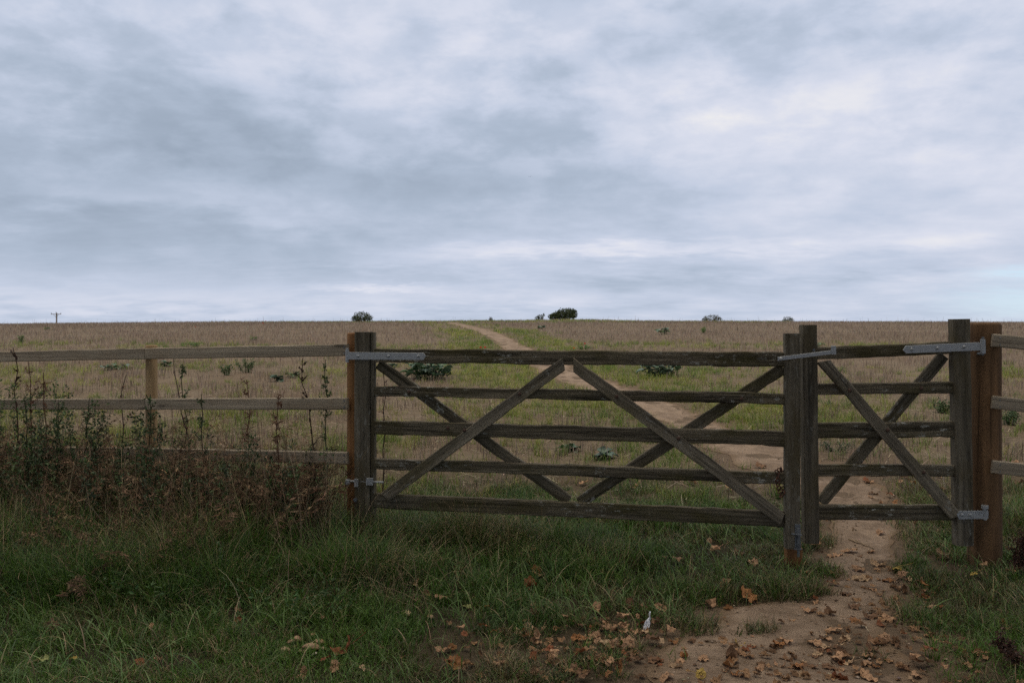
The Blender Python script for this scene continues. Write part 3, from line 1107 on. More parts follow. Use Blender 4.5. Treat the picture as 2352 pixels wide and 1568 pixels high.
def build_grass():
    P = Pack()
    # --- short turf in front of the fence and gate, thinning over the dirt
    x, y = scatter(-6.5, 6.5, 2.3, 7.9, 8600)
    pd = path_dist(x, y) + 0.55 * (fbm(x, y, 3.2, 51, 4) - 0.5)
    tongue = np.exp(-(((x - 1.27) / 0.2) ** 2 + ((y - 4.17) / 0.09) ** 2)) + np.exp(-(((x - 1.40) / 0.2) ** 2 + ((y - 3.86) / 0.12) ** 2))
    tongue = tongue + np.exp(-(((x - 1.02) / 0.26) ** 2 + ((y - 4.13) / 0.07) ** 2)) + np.exp(-(((x - 0.74) / 0.14) ** 2 + ((y - 3.86) / 0.10) ** 2)) + np.exp(-(((x - 1.74) / 0.10) ** 2 + ((y - 3.86) / 0.08) ** 2))
    pd = pd - 0.6 * tongue * (fbm(x, y, 6.0, 53, 2) > 0.42)
    cl = fbm(x, y, 3.4, 31, 4)
    bare = sstep(0.56, 0.42, fbm(x, y, 2.0, 61, 3)) * sstep(4.6, 4.1, y) * sstep(-0.6, 0.3, x) * sstep(2.4, 2.0, x) * 0.95
    leafy = sstep(-0.3, 0.9, x) * sstep(2.6, 2.2, x) * sstep(4.1, 3.6, y) * 0.5
    keep = RNG.random(len(x)) < sstep(0.05, -0.10, pd) * (0.10 + 0.90 * sstep(0.33, 0.56, cl + 0.12 * sstep(-0.2, -0.9, x) * sstep(4.3, 3.9, y))) * (1 - bare) * (1 - leafy)
    keep &= RNG.random(len(x)) < sstep(7.9, 6.5, y + 1.2 * sstep(1.5, 2.3, x) * sstep(3.6, 3.2, x))
    x, y, cl = x[keep], y[keep], cl[keep]
    n = len(x)
    lz = long_zone(x, y)
    h = (0.035 + 0.085 * cl ** 1.6 + 0.11 * lz) * RNG.uniform(0.5, 1.6, n)
    swirl = 6.28 * vnoise(x, y, 0.8, 71) * 1.6
    az = swirl + RNG.normal(0, 2.2, n)
    dry = np.clip(0.05 + 0.32 * sstep(0.5, 0.72, fbm(x, y, 1.7, 81, 3)) + 0.06 * lz, 0, 0.9)
    isdry = RNG.random(n) < dry
    hue = fbm(x, y, 1.9, 88, 3)
    turfy = np.maximum(sstep(-0.2, -0.9, x) * sstep(4.3, 3.9, y), sstep(1.9, 2.4, x) * sstep(4.6, 4.0, y))
    old = sstep(0.46, 0.62, fbm(x, y, 0.9, 89, 4)) * (1 - 0.8 * turfy)
    col = mixc(GREEN_A, GREEN_B, np.clip(hue * 1.3 + RNG.normal(0, 0.25, n) - 0.1 + 0.35 * turfy, 0, 1))
    tired = RNG.random(n) < 0.75 * old
    col[tired] = mixc((0.050, 0.046, 0.017), (0.150, 0.125, 0.050), RNG.random(tired.sum()))
    bright = RNG.random(n) < 0.07
    col[bright] = mixc((0.13, 0.19, 0.045), (0.22, 0.26, 0.11), RNG.random(bright.sum()))
    col[isdry] = mixc((0.10, 0.07, 0.035), STRAWC, RNG.random(isdry.sum()) ** 1.5)
    P.add(*blades(np.stack([x, y, height(x, y) - 0.004], 1), h, RNG.uniform(0.0022, 0.0062, n) * (1 + 0.3 * lz), az,
                  RNG.uniform(0.05, 0.7, n), RNG.uniform(0.2, 1.5, n), jitter_col(col)))
    # --- long arching tussocks
    x, y = scatter(-6.5, 5.0, 2.8, 7.4, 520)
    lz = long_zone(x, y)
    tus = vnoise(x, y, 3.0, 19)
    keep = (RNG.random(len(x)) < np.maximum(lz, 0.16) * (0.15 + 1.3 * sstep(0.35, 0.65, tus))) & (path_dist(x, y) < -0.08)
    x, y, lz = x[keep], y[keep], lz[keep]
    m = 26
    n = len(x) * m
    ra, rd = RNG.uniform(0, 6.28, n), np.abs(RNG.normal(0, 0.035, n))
    xx = np.repeat(x, m) + rd * np.cos(ra)
    yy = np.repeat(y, m) + rd * np.sin(ra)
    lzz = np.repeat(lz, m)
    az = ra + RNG.normal(0, 0.8, n)
    h = (0.09 + 0.30 * lzz) * np.repeat(RNG.uniform(0.6, 1.25, len(x)), m) * RNG.uniform(0.5, 1.25, n)
    isdry = RNG.random(n) < np.repeat(np.clip(0.10 + 1.6 * (fbm(x, y, 1.4, 44, 3) - 0.46) + 0.4 * np.exp(-(((x + 0.75) / 0.5) ** 2 + ((y - 4.75) / 0.35) ** 2)), 0.04, 0.8), m)
    col = mixc(GREEN_A, GREEN_B, np.clip(np.repeat(RNG.uniform(-0.2, 1.1, len(x)), m) + RNG.normal(0, 0.2, n), 0, 1))
    col[isdry] = mixc((0.12, 0.09, 0.045), STRAWC, RNG.random(isdry.sum()))
    P.add(*blades(np.stack([xx, yy, height(xx, yy) - 0.004], 1), h, RNG.uniform(0.0025, 0.005, n), az,
                  RNG.uniform(0.05, 0.6, n), RNG.uniform(0.3, 1.7, n), jitter_col(col), 5))
    x, y = scatter(-6.0, 5.0, 2.6, 6.6, 420)
    k = (path_dist(x, y) < -0.12) & ~((y < 4.2) & (x > -0.2) & (x < 2.3)) & (RNG.random(len(x)) < 0.15 + 0.85 * sstep(0.42, 0.6, fbm(x, y, 1.6, 97, 3)))
    x, y = x[k], y[k]
    n = len(x)
    col = mixc((0.050, 0.105, 0.018), (0.135, 0.215, 0.060), RNG.random(n))
    col[RNG.random(n) < 0.12] = (0.30, 0.23, 0.12)
    P.add(*blades(np.stack([x, y, height(x, y) - 0.004], 1), RNG.uniform(0.09, 0.24, n), RNG.uniform(0.004, 0.0078, n), 2.6 + RNG.normal(0, 1.3, n),
                  RNG.uniform(0.2, 0.8, n), RNG.uniform(0.7, 1.8, n), jitter_col(col), 6))
    m, t_ = 30, 85
    cx_, cy_ = RNG.uniform(-1.2, 0.7, t_), RNG.normal(5.62, 0.09, t_)
    cy_ -= 0.18 * (cx_ + 0.5) * 0.9
    n = m * t_
    ra, rd = RNG.uniform(0, 6.28, n), np.abs(RNG.normal(0, 0.04, n))
    xx, yy = np.repeat(cx_, m) + rd * np.cos(ra), np.repeat(cy_, m) + rd * np.sin(ra)
    h = np.repeat(0.34 - 0.09 * (cx_ + 1.2), m) * RNG.uniform(0.5, 1.25, n)
    col = mixc((0.030, 0.062, 0.012), (0.095, 0.135, 0.035), RNG.random(n))
    sel = RNG.random(n) < 0.30
    col[sel] = mixc((0.12, 0.085, 0.045), (0.30, 0.225, 0.13), RNG.random(sel.sum()))
    P.add(*blades(np.stack([xx, yy, height(xx, yy) - 0.004], 1), h, RNG.uniform(0.0025, 0.005, n), ra + RNG.normal(0, 0.8, n),
                  RNG.uniform(0.05, 0.6, n), RNG.uniform(0.3, 1.5, n), jitter_col(col), 5))
    tag(P.build('grass', M['grass']), 'dark green rough grass with dry blades in front of the gate', 'grass', kind='stuff')

    # --- fresh grass coming up in the stubble
    Q = Pack()
    xs, ys_ = [], []
    for (y0, y1, d) in ((6.4, 12, 75), (12, 20, 42), (20, 34, 26), (34, 60, 5)):
        x, y = scatter(-0.85 * y1 - 3, 0.85 * y1 + 3, y0, y1, d, margin=2.6, slope=0.82)
        xs.append(x)
        ys_.append(y)
    x, y = np.concatenate(xs), np.concatenate(ys_)
    g = green(x, y)
    pd = path_dist(x, y)
    keep = (RNG.random(len(x)) < 0.13 * (y < 15) + 0.95 * g) & (pd + 0.35 * (fbm(x, y, 2.5, 57, 3) - 0.5) < -0.03)
    x, y = x[keep], y[keep]
    m = 20
    n = len(x) * m
    spread = np.repeat(RNG.uniform(0.025, 0.085, len(x)), m)
    xx, yy = np.repeat(x, m) + RNG.normal(0, 1, n) * spread, np.repeat(y, m) + RNG.normal(0, 1, n) * spread
    h = np.repeat(RNG.uniform(0.5, 1.3, len(x)), m) * RNG.uniform(0.06, 0.15, n)
    tone = np.repeat(np.clip(vnoise(x, y, 0.6, 33) + RNG.normal(0, 0.35, len(x)), 0, 1), m)
    col = mixc((0.085, 0.155, 0.020), (0.270, 0.270, 0.060), np.clip(tone + RNG.normal(0, 0.15, n), 0, 1))
    Q.add(*blades(np.stack([xx, yy, height(xx, yy) - 0.004], 1), h, RNG.uniform(0.003, 0.006, n) * (1 + 0.03 * yy), RNG.uniform(0, 6.28, n),
                  RNG.uniform(0.0, 0.6, n), RNG.uniform(0.1, 1.0, n), jitter_col(col), 3))
    tag(Q.build('young_grass', M['grass']), 'bright green young grass sprouting in bands through the stubble', 'grass', kind='stuff')


def build_stubble():
    P = Pack()
    for (y0, y1, d, w, lv) in ((6.6, 10, 420, 0.005, 3), (10, 18, 260, 0.006, 2), (18, 32, 130, 0.008, 2), (32, 66, 60, 0.011, 2)):
        x, y = scatter(-0.85 * y1 - 3, 0.85 * y1 + 3, y0, y1, d, margin=2.6, slope=0.82)
        # drilled rows: nudge the plants towards lines a hand apart
        row = 0.13
        y = y + 0.6 * (np.round(y / row) * row - y) + RNG.normal(0, 0.012, len(y))
        g = green(x, y)
        pd = path_dist(x, y)
        tuft = fbm(x, y, 2.2, 15, 3)
        keep = (pd + 0.3 * (fbm(x, y, 2.0, 58, 3) - 0.5) < -0.12) & (RNG.random(len(x)) < (1 - 0.72 * g) * np.where(y < 17, 0.04 + 1.1 * sstep(0.40, 0.60, tuft), 0.25 + 0.9 * sstep(0.32, 0.6, tuft)))
        if y0 < 8:
            keep &= RNG.random(len(x)) < sstep(6.6, 7.6, y)
        x, y, tuft = x[keep], y[keep], tuft[keep]
        n = len(x)
        h = RNG.uniform(0.06, 0.17, n) * (0.8 + 0.5 * (tuft - 0.4))
        tall = RNG.random(n) < 0.012
        h[tall] *= RNG.uniform(1.5, 3.0, tall.sum())
        tone = np.clip(RNG.beta(1.6, 2.2, n) + 0.25 * (vnoise(x, y, 0.25, 9) - 0.5), 0, 1)
        col = mixc((0.150, 0.108, 0.082), (0.390, 0.316, 0.247), tone)
        old = RNG.random(n) < 0.12
        col[old] = mixc((0.08, 0.055, 0.04), (0.14, 0.10, 0.07), RNG.random(old.sum()))
        P.add(*blades(np.stack([x, y, height(x, y) - 0.006], 1), h, RNG.uniform(0.7, 1.3, n) * w, RNG.uniform(0, 6.28, n),
                      np.abs(RNG.normal(0, 0.16, n)), RNG.normal(0, 0.12, n), jitter_col(col, 0.12), lv, 0.8))
    # straw lying flat near the gate
    x, y = scatter(-9, 9, 6.8, 14, 60)
    keep = path_dist(x, y) < -0.05
    x, y = x[keep], y[keep]
    n = len(x)
    P.add(*blades(np.stack([x, y, height(x, y) + 0.012], 1), RNG.uniform(0.08, 0.25, n), np.full(n, 0.005), RNG.uniform(0, 6.28, n),
                  RNG.uniform(1.35, 1.6, n), RNG.normal(0, 0.1, n), jitter_col(mixc((0.25, 0.19, 0.13), (0.5, 0.42, 0.30), RNG.random(n))), 2, 0.8))
    tag(P.build('stubble', M['dry']), 'dry grey brown cereal stubble covering the rising field', 'stubble', kind='stuff')


build_grass()
build_stubble()


def build_grit():
    """pebbles and crumbs of leaf trodden into the path"""
    P = Pack()
    x, y = scatter(-0.5, 4.0, 2.6, 12, 260)
    k = path_dist(x, y) > -0.12 + 0.2 * (fbm(x, y, 3.0, 73, 3) - 0.5)
    x, y = x[k], y[k]
    oct_ = np.array([[1, 0, 0], [-1, 0, 0], [0, 1, 0], [0, -1, 0], [0, 0, 0.6], [0, 0, -0.6]])
    tri = np.array([[0, 2, 4], [2, 1, 4], [1, 3, 4], [3, 0, 4], [2, 0, 5], [1, 2, 5], [3, 1, 5], [0, 3, 5]])
    n = len(x)
    r = RNG.uniform(0.002, 0.006, n) * np.where(RNG.random(n) < 0.08, 2.2, 1)
    V = oct_[None] * r[:, None, None] * RNG.uniform(0.6, 1.3, (n, 6, 3))
    V = V + np.stack([x, y, height(x, y) + 0.006], 1)[:, None, :]
    f = tri[None] + (np.arange(n) * 6)[:, None, None]
    c = jitter_col(mixc((0.14, 0.10, 0.065), (0.48, 0.39, 0.29), RNG.random(n) ** 1.5))
    P.add(V.reshape(-1, 3), f.reshape(-1, 3), np.repeat(c, 6, 0))
    tag(P.build('path_grit', M['stem']), 'small pebbles and grit trodden into the dirt path', 'grit', kind='stuff')
    P = Pack()
    x, y = scatter(-0.8, 4.2, 2.6, 7.0, 190)
    k = path_dist(x, y) > -0.5 + 0.5 * (fbm(x, y, 2.0, 74, 3) - 0.5)
    x, y = x[k], y[k]
    n = len(x)
    d = RNG.normal(0, 1, (n, 3)) * np.array([1, 1, 0.15])
    ls = RNG.uniform(0.008, 0.030, n)
    P.add(*leaf_quads(np.stack([x, y, height(x, y) + 0.012], 1), d, ls, ls * RNG.uniform(0.15, 0.7, n), jitter_col(mixc((0.05, 0.03, 0.018), (0.30, 0.18, 0.095), RNG.random(n) ** 1.4)), 0.1))
    tag(P.build('leaf_crumbs', M['dry']), 'crumbs of broken leaf and twig strewn over the path', 'leaf litter', kind='stuff')



# ------------------------------------------------------------------ single plants
def leaf_quads(centres, dirs, L, Wd, col, fold=0.25):
    """pointed leaves as two-quad folded shapes; dirs unit (n,3)"""
    n = len(centres)
    d = dirs / np.linalg.norm(dirs, axis=1, keepdims=True)
    rnd = RNG.normal(0, 1, (n, 3))
    side = np.cross(d, rnd)
    side /= np.linalg.norm(side, axis=1, keepdims=True) + 1e-9
    nrm = np.cross(d, side)
    L = np.asarray(L)[:, None]
    Wd = np.asarray(Wd)[:, None]
    tip = centres + d * L
    mid = centres + d * L * 0.45
    a = mid + side * Wd * 0.5 + nrm * Wd * fold
    b = mid - side * Wd * 0.5 + nrm * Wd * fold
    V = np.stack([centres, a, tip, b], 1).reshape(-1, 3)
    q = np.arange(n * 4).reshape(n, 4)
    return V, q, np.repeat(col, 4, 0)


build_grit()


def tube(pts, r0, r1, sides=5):
    pts = np.asarray(pts, float)
    n = len(pts)
    r = np.linspace(r0, r1, n)
    th = np.linspace(0, 2 * np.pi, sides, endpoint=False)
    tan = np.gradient(pts, axis=0)
    tan /= np.linalg.norm(tan, axis=1, keepdims=True) + 1e-9
    ref = np.array([0.31, 0.95, 0.05])
    a = np.cross(tan, ref)
    a /= np.linalg.norm(a, axis=1, keepdims=True) + 1e-9
    b = np.cross(tan, a)
    V = pts[:, None, :] + r[:, None, None] * (np.cos(th)[None, :, None] * a[:, None, :] + np.sin(th)[None, :, None] * b[:, None, :])
    idx = np.arange(n * sides).reshape(n, sides)
    nx = np.roll(idx, -1, 1)
    q = np.stack([idx[:-1], nx[:-1], nx[1:], idx[1:]], -1).reshape(-1, 4)
    return V.reshape(-1, 3), q


def curve(p0, p1, sag=0.0, wob=0.01, n=8, seed=None):
    t = np.linspace(0, 1, n)[:, None]
    p = np.array(p0)[None] * (1 - t) + np.array(p1)[None] * t
    p[:, 2] += sag * np.sin(np.pi * t[:, 0])
    p[1:-1] += RNG.normal(0, wob, (n - 2, 3))
    return p


def tall_weed(foot, tip, kind, label, name='tall_weed'):
    """one upright weed: stem plus leaves or seed heads; foot, tip in world metres"""
    foot, tip = np.array(foot), np.array(tip)
    root = empty(name, foot)
    tag(root, label, 'weed', 'tall weeds along the fence')
    L = np.linalg.norm(tip - foot)
    c = curve((0, 0, -0.03), tip - foot, 0, 0.012, 9)
    S, Lf = Pack(), Pack()
    sc = {'seed': (0.055, 0.032, 0.022), 'green': (0.06, 0.055, 0.03), 'brown': (0.12, 0.065, 0.04), 'bare': (0.085, 0.06, 0.045)}[kind]
    v, f = tube(c, 0.0075, 0.003)
    S.add(v, f, sc)
    nb = {'seed': 20, 'green': 20, 'brown': 18, 'bare': 6}[kind]
    for i in range(nb):
        t = RNG.uniform(0.3, 0.97)
        p = c[0] + (c[-1] - c[0]) * t
        j = int(t * 8)
        p = c[j] + (c[min(j + 1, 8)] - c[j]) * (t * 8 - j)
        a = RNG.uniform(0, 6.28)
        ln = RNG.uniform(0.04, 0.16) * (1.15 - 0.75 * t) * (0.6 if kind == 'bare' else 1)
        e = p + np.array([math.cos(a) * ln * 0.7, math.sin(a) * ln * 0.7, ln * 0.7])
        v, f = tube(curve(p, e, 0, 0.003, 4), 0.0025, 0.0012, 4)
        S.add(v, f, sc)
        k = {'seed': 22, 'green': 11, 'brown': 11, 'bare': 3}[kind]
        s = RNG.random(k)[:, None]
        cc = p[None] * (1 - s) + e[None] * s
        d = RNG.normal(0, 1, (k, 3)) + np.array([0, 0, 0.3])
        if kind == 'seed':
            ls, ws = RNG.uniform(0.006, 0.016, k), RNG.uniform(0.006, 0.014, k)
            col = jitter_col(mixc((0.035, 0.018, 0.012), (0.10, 0.05, 0.03), RNG.random(k)))
        elif kind == 'green':
            ls, ws = RNG.uniform(0.02, 0.05, k), RNG.uniform(0.007, 0.016, k)
            col = jitter_col(mixc((0.030, 0.055, 0.020), (0.085, 0.125, 0.045), RNG.random(k)))
        else:
            ls, ws = RNG.uniform(0.015, 0.045, k), RNG.uniform(0.006, 0.016, k)
            col = jitter_col(mixc((0.08, 0.035, 0.02), (0.21, 0.11, 0.06), RNG.random(k)))
        Lf.add(*leaf_quads(cc, d, ls, ws, col))
    S.build('stem', M['stem'], root)
    Lf.build('seed_heads' if kind == 'seed' else 'leaves', M['leafy'], root)
    return root


def weed_pix(ut, vt, ub, Y, kind, label, name='tall_weed'):
    t = W(ut, vt, Y)
    bx = (ub - U0) * Y / F
    tall_weed((bx, Y + 0.02, float(height(bx, Y))), t, kind, label, name)


for a in ((30, 798, 44, 6.6, 'seed', 'tall dark seeding stem at the far left edge against the fence rails'),
          (65, 830, 74, 6.55, 'brown', 'brown withered weed right of the leftmost dark stem by the fence'),
          (100, 855, 108, 6.6, 'brown', 'thin withered weed topped with a dark knot in the fence\'s left bay'),
          (55, 905, 60, 6.2, 'green', 'dark green bushy weed before the fence at the left picture edge'),
          (135, 925, 128, 6.25, 'green', 'second dark green bushy weed from the left before the fence'),
          (205, 915, 215, 6.2, 'green', 'green leafy spire crossing the middle rail left of the fence post'),
          (345, 905, 338, 6.25, 'green', 'green leafy weed climbing the face of the fence post'),
          (398, 800, 452, 6.45, 'bare', 'bare thin dark stem leaning left over the top rail by the post'),
          (462, 905, 470, 6.1, 'green', 'dark dense thistle standing against the middle rail right of the post'),
          (420, 835, 428, 6.75, 'green', 'green weed behind the fence just right of its post'),
          (290, 860, 262, 6.7, 'bare', 'bare stem leaning right towards the fence post from the left'),
          (695, 822, 738, 6.05, 'seed', 'tall dark dock stem leaning left across all rails near the gate post'),
          (747, 826, 745, 6.35, 'green', 'slim green weed behind the fence nearest the brown gate post'),
          (640, 905, 628, 6.0, 'brown', 'brown fern like stem before the middle rail between post and gate'),
          (566, 872, 572, 6.6, 'brown', 'russet weed behind the fence midway between its post and the gate'),
          (880, 858, 881, 6.25, 'bare', 'thin bare upright stem seen through the gate beside its hanging stile')):
    weed_pix(*a)


def build_undergrowth():
    # dead bracken: arching brown fronds
    P = Pack()
    nfr = 860
    fx = np.concatenate([RNG.uniform(-5.3, -1.45, nfr), RNG.uniform(-1.9, -1.3, 14)])
    for i in range(len(fx)):
        x = fx[i]
        fence = 5.95 - 0.29 * (x + 1.235)
        y = fence - abs(RNG.normal(0.0, 0.80)) * float(sstep(-1.2, -2.6, x)) + RNG.normal(-0.08, 0.22)
        hgt = RNG.uniform(0.35, 1.15) * float(np.interp(fence - y, [0.2, 0.9, 1.8], [1.0, 0.55, 0.26])) * (0.85 if x > -1.9 else 1.0)
        z0 = float(height(x, y))
        a = RNG.uniform(0, 6.28)
        reach = hgt * RNG.uniform(0.15, 0.75)
        t = np.linspace(0, 1, 12)
        rx = x + math.cos(a) * reach * t ** 1.7
        ry = y + math.sin(a) * reach * t ** 1.7
        rz = z0 + hgt * (t - 0.28 * t ** 3)
        pts = np.stack([rx, ry, rz], 1)
        base = mixc((0.080, 0.048, 0.029), (0.275, 0.180, 0.108), np.array([RNG.random()]))[0]
        v, f = tube(pts, 0.0035, 0.0012, 3)
        P.add(v, f, base * 0.7)
        s = np.repeat(np.linspace(0.35, 1, 13), 2)
        cc = np.stack([np.interp(s, t, pts[:, k]) for k in range(3)], 1)
        sgn = np.tile([1, -1], 13)
        out = np.stack([-math.sin(a) * sgn, math.cos(a) * sgn, RNG.normal(-0.25, 0.35, 26)], 1) + RNG.normal(0, 0.22, (26, 3)) + 0.35 * np.array([math.cos(a), math.sin(a), 0])
        ln = 0.13 * (1.12 - s) ** 0.8 * RNG.uniform(0.5, 1.2, 26) * (0.7 + hgt * 0.5)
        P.add(*leaf_quads(cc, out, ln, ln * RNG.uniform(0.10, 0.22, 26), jitter_col(np.tile(base, (26, 1)), 0.25), 0.15))
        # leaflets along each pinna
        sub = RNG.random((26, 3, 1))
        dn = out / np.linalg.norm(out, axis=1, keepdims=True)
        c2 = (cc[:, None, :] + dn[:, None, :] * ln[:, None, None] * sub).reshape(-1, 3)
        d2 = RNG.normal(0, 1, (78, 3))
        P.add(*leaf_quads(c2, d2, RNG.uniform(0.012, 0.03, 78), RNG.uniform(0.004, 0.009, 78), jitter_col(np.tile(base, (78, 1)), 0.3), 0.2))
    tag(P.build('bracken', M['dry']), 'brown dead bracken and weeds tangled along the left fence', 'undergrowth', kind='stuff')

    # leafy green shoots in the same tangle
    P = Pack()
    for i in range(520):
        x = RNG.uniform(-5.4, -1.4)
        fence = 5.95 - 0.29 * (x + 1.235)
        left = float(sstep(-2.2, -3.6, x))
        if RNG.random() > 0.45 + 0.55 * left:
            continue
        y = fence + RNG.normal(-0.30, 0.34) - abs(RNG.normal(0, 0.45)) * left
        hgt = RNG.uniform(0.25, 0.75 + 0.35 * left) * float(np.interp(fence - y, [0.4, 1.0, 1.8], [1.0, 0.55, 0.3]))
        z0 = float(height(x, y))
        tip = np.array([x + RNG.normal(0, 0.07), y + RNG.normal(0, 0.07), z0 + hgt])
        c = curve((x, y, z0), tip, 0, 0.01, 6)
        v, f = tube(c, 0.003, 0.0012, 3)
        P.add(v, f, (0.06, 0.05, 0.03))
        k = int(70 * hgt / 0.5) + 15
        t = RNG.random(k) ** 0.75
        cc = np.stack([np.interp(t, np.linspace(0, 1, 6), c[:, q]) for q in range(3)], 1) + RNG.normal(0, 0.022, (k, 3))
        d = RNG.normal(0, 1, (k, 3)) + np.array([0, 0, 0.25])
        shade = RNG.random()
        col = jitter_col(mixc((0.024, 0.045, 0.018), (0.085, 0.125, 0.040), np.clip(shade + RNG.normal(0, 0.2, k), 0, 1)), 0.2)
        P.add(*leaf_quads(cc, d, RNG.uniform(0.018, 0.045, k), RNG.uniform(0.008, 0.02, k), col))
    # low ground weeds in the rough grass
    for i in range(60):
        x, y = RNG.uniform(-3.6, -0.9), RNG.uniform(4.3, 5.6)
        z0 = float(height(x, y))
        k = 34
        cc = np.stack([x + RNG.normal(0, 0.05, k), y + RNG.normal(0, 0.05, k), z0 + RNG.uniform(0.04, 0.17, k)], 1)
        d = RNG.normal(0, 1, (k, 3)) * np.array([1, 1, 0.4]) + np.array([0, 0, 0.25])
        col = jitter_col(mixc((0.035, 0.075, 0.020), (0.075, 0.135, 0.035), RNG.random(k)))
        P.add(*leaf_quads(cc, d, RNG.uniform(0.02, 0.045, k), RNG.uniform(0.009, 0.018, k), col))
    tag(P.build('leafy_weeds', M['leafy']), 'dark green leafy weeds growing through the dead bracken', 'undergrowth', kind='stuff')

    # straw coloured dry stems and arching grass culms
    P = Pack()
    n = 3600
    x = RNG.uniform(-5.4, -1.3, n)
    fence = 5.95 - 0.29 * (x + 1.235)
    y = fence + RNG.normal(-0.25, 0.45, n) - np.abs(RNG.normal(0, 0.6, n)) * sstep(-1.6, -2.8, x)
    h = RNG.uniform(0.3, 1.05, n) * np.interp(fence - y, [0.2, 0.9, 1.6], [1.0, 0.65, 0.4])
    col = mixc((0.095, 0.065, 0.042), (0.36, 0.27, 0.17), RNG.random(n) ** 1.5)
    P.add(*blades(np.stack([x, y, height(x, y) - 0.01], 1), h, RNG.uniform(0.003, 0.0055, n), RNG.uniform(0, 6.28, n),
                  np.abs(RNG.normal(0, 0.32, n)), np.abs(RNG.normal(0, 0.5, n)), jitter_col(col), 6, 0.5))
    n = 900
    x = np.concatenate([RNG.uniform(-4.6, -0.4, 560), RNG.normal(-0.85, 0.35, 340)])
    y = np.concatenate([RNG.uniform(4.4, 5.9, 560), RNG.normal(4.9, 0.3, 340)])
    h = RNG.uniform(0.16, 0.50, n)
    col = mixc((0.10, 0.07, 0.04), (0.34, 0.26, 0.165), RNG.random(n) ** 1.3)
    P.add(*blades(np.stack([x, y, height(x, y) - 0.01], 1), h, RNG.uniform(0.0025, 0.0045, n), RNG.uniform(0, 6.28, n),
                  np.abs(RNG.normal(0.65, 0.5, n)), np.abs(RNG.normal(0.6, 0.8, n)), jitter_col(col), 6, 0.4))
    tag(P.build('dry_stems', M['dry']), 'straw coloured dry stems leaning all ways in the fence undergrowth', 'undergrowth', kind='stuff')


build_undergrowth()


# ------------------------------------------------------------------ broad-leaved plants and weeds in the field
def broad_leaf(L, Wd, col, droop):
    """a cabbage-like leaf: 5x5 grid with a wavy rim, stalk end at the origin, growing along +X"""
    n, m = 6, 5
    t = np.linspace(0, 1, n)[:, None]
    s = np.linspace(-1, 1, m)[None, :]
    prof = np.sin(np.pi * (0.08 + 0.88 * t)) ** 0.7 * (0.55 + 0.45 * np.sin(np.pi * t * 0.8))
    X = L * (0.12 + t) + 0 * s
    Yy = Wd * 0.5 * prof * s
    Zz = L * (0.28 * t - droop * t ** 2) + 0.16 * Wd * s ** 2 + 0.07 * Wd * np.sin(5 * t + 4 * s + RNG.uniform(0, 6)) * np.abs(s)
    V = np.stack([X, Yy, Zz], -1).reshape(-1, 3)
    idx = np.arange(n * m).reshape(n, m)
    q = np.stack([idx[:-1, :-1], idx[1:, :-1], idx[1:, 1:], idx[:-1, 1:]], -1).reshape(-1, 4)
    C = np.tile(col, (len(V), 1))
    C = C.reshape(n, m, 3)
    C[:, m // 2] = C[:, m // 2] * 0.4 + np.array([0.16, 0.20, 0.14]) * 0.6
    return V, q, C.reshape(-1, 3)


def rot(v, az, pitch):
    c, s = math.cos(pitch), math.sin(pitch)
    v = np.stack([v[:, 0] * c - v[:, 2] * s, v[:, 1], v[:, 0] * s + v[:, 2] * c], 1)
    c, s = math.cos(az), math.sin(az)
    return np.stack([v[:, 0] * c - v[:, 1] * s, v[:, 0] * s + v[:, 1] * c, v[:, 2]], 1)


def kale(u, v, wpx, hpx, label, tone=0.5, n=None):
    x, y, z = ground_at(u, v)
    wd, hg = wpx * y / F, hpx * y / F
    root = empty('kale_plant', (x, y, z))
    tag(root, label, 'plant', 'broad leaved plants in the stubble')
    P, S = Pack(), Pack()
    n = int((n or int(np.clip(26 * wd / 1.0, 7, 34))) * 1.6)
    for i in range(n):
        ox, oy = RNG.uniform(-0.5, 0.5) * wd * 0.8, RNG.uniform(-0.5, 0.5) * min(wd, 0.7) * 0.6
        az = RNG.uniform(0, 6.28)
        L = RNG.uniform(0.10, 0.20) * min(1.0, 0.5 + wd)
        zz = RNG.uniform(0.1, 0.95) * max(hg - 0.05, 0.04)
        col = mixc((0.040, 0.095, 0.022), (0.100, 0.145, 0.120), np.clip(np.array([tone + RNG.normal(0, 0.35)]), 0, 1))[0] * RNG.uniform(0.75, 1.2)
        vv, q, c = broad_leaf(L, L * RNG.uniform(1.0, 1.45), col, RNG.uniform(0.25, 0.9))
        vv = rot(vv, az, RNG.uniform(0.0, 0.7)) + np.array([ox, oy, zz])
        P.add(vv, q, c)
        tv, tf = tube(curve((ox * 0.6, oy * 0.6, -0.02), (ox + math.cos(az) * L * 0.25, oy + math.sin(az) * L * 0.25, zz), 0.02, 0.004, 5), 0.006, 0.004, 5)
        S.add(tv, tf, (0.13, 0.17, 0.09))
    P.build('leaves', M['kale'], root, True)
    S.build('stalks', M['stem'], root)


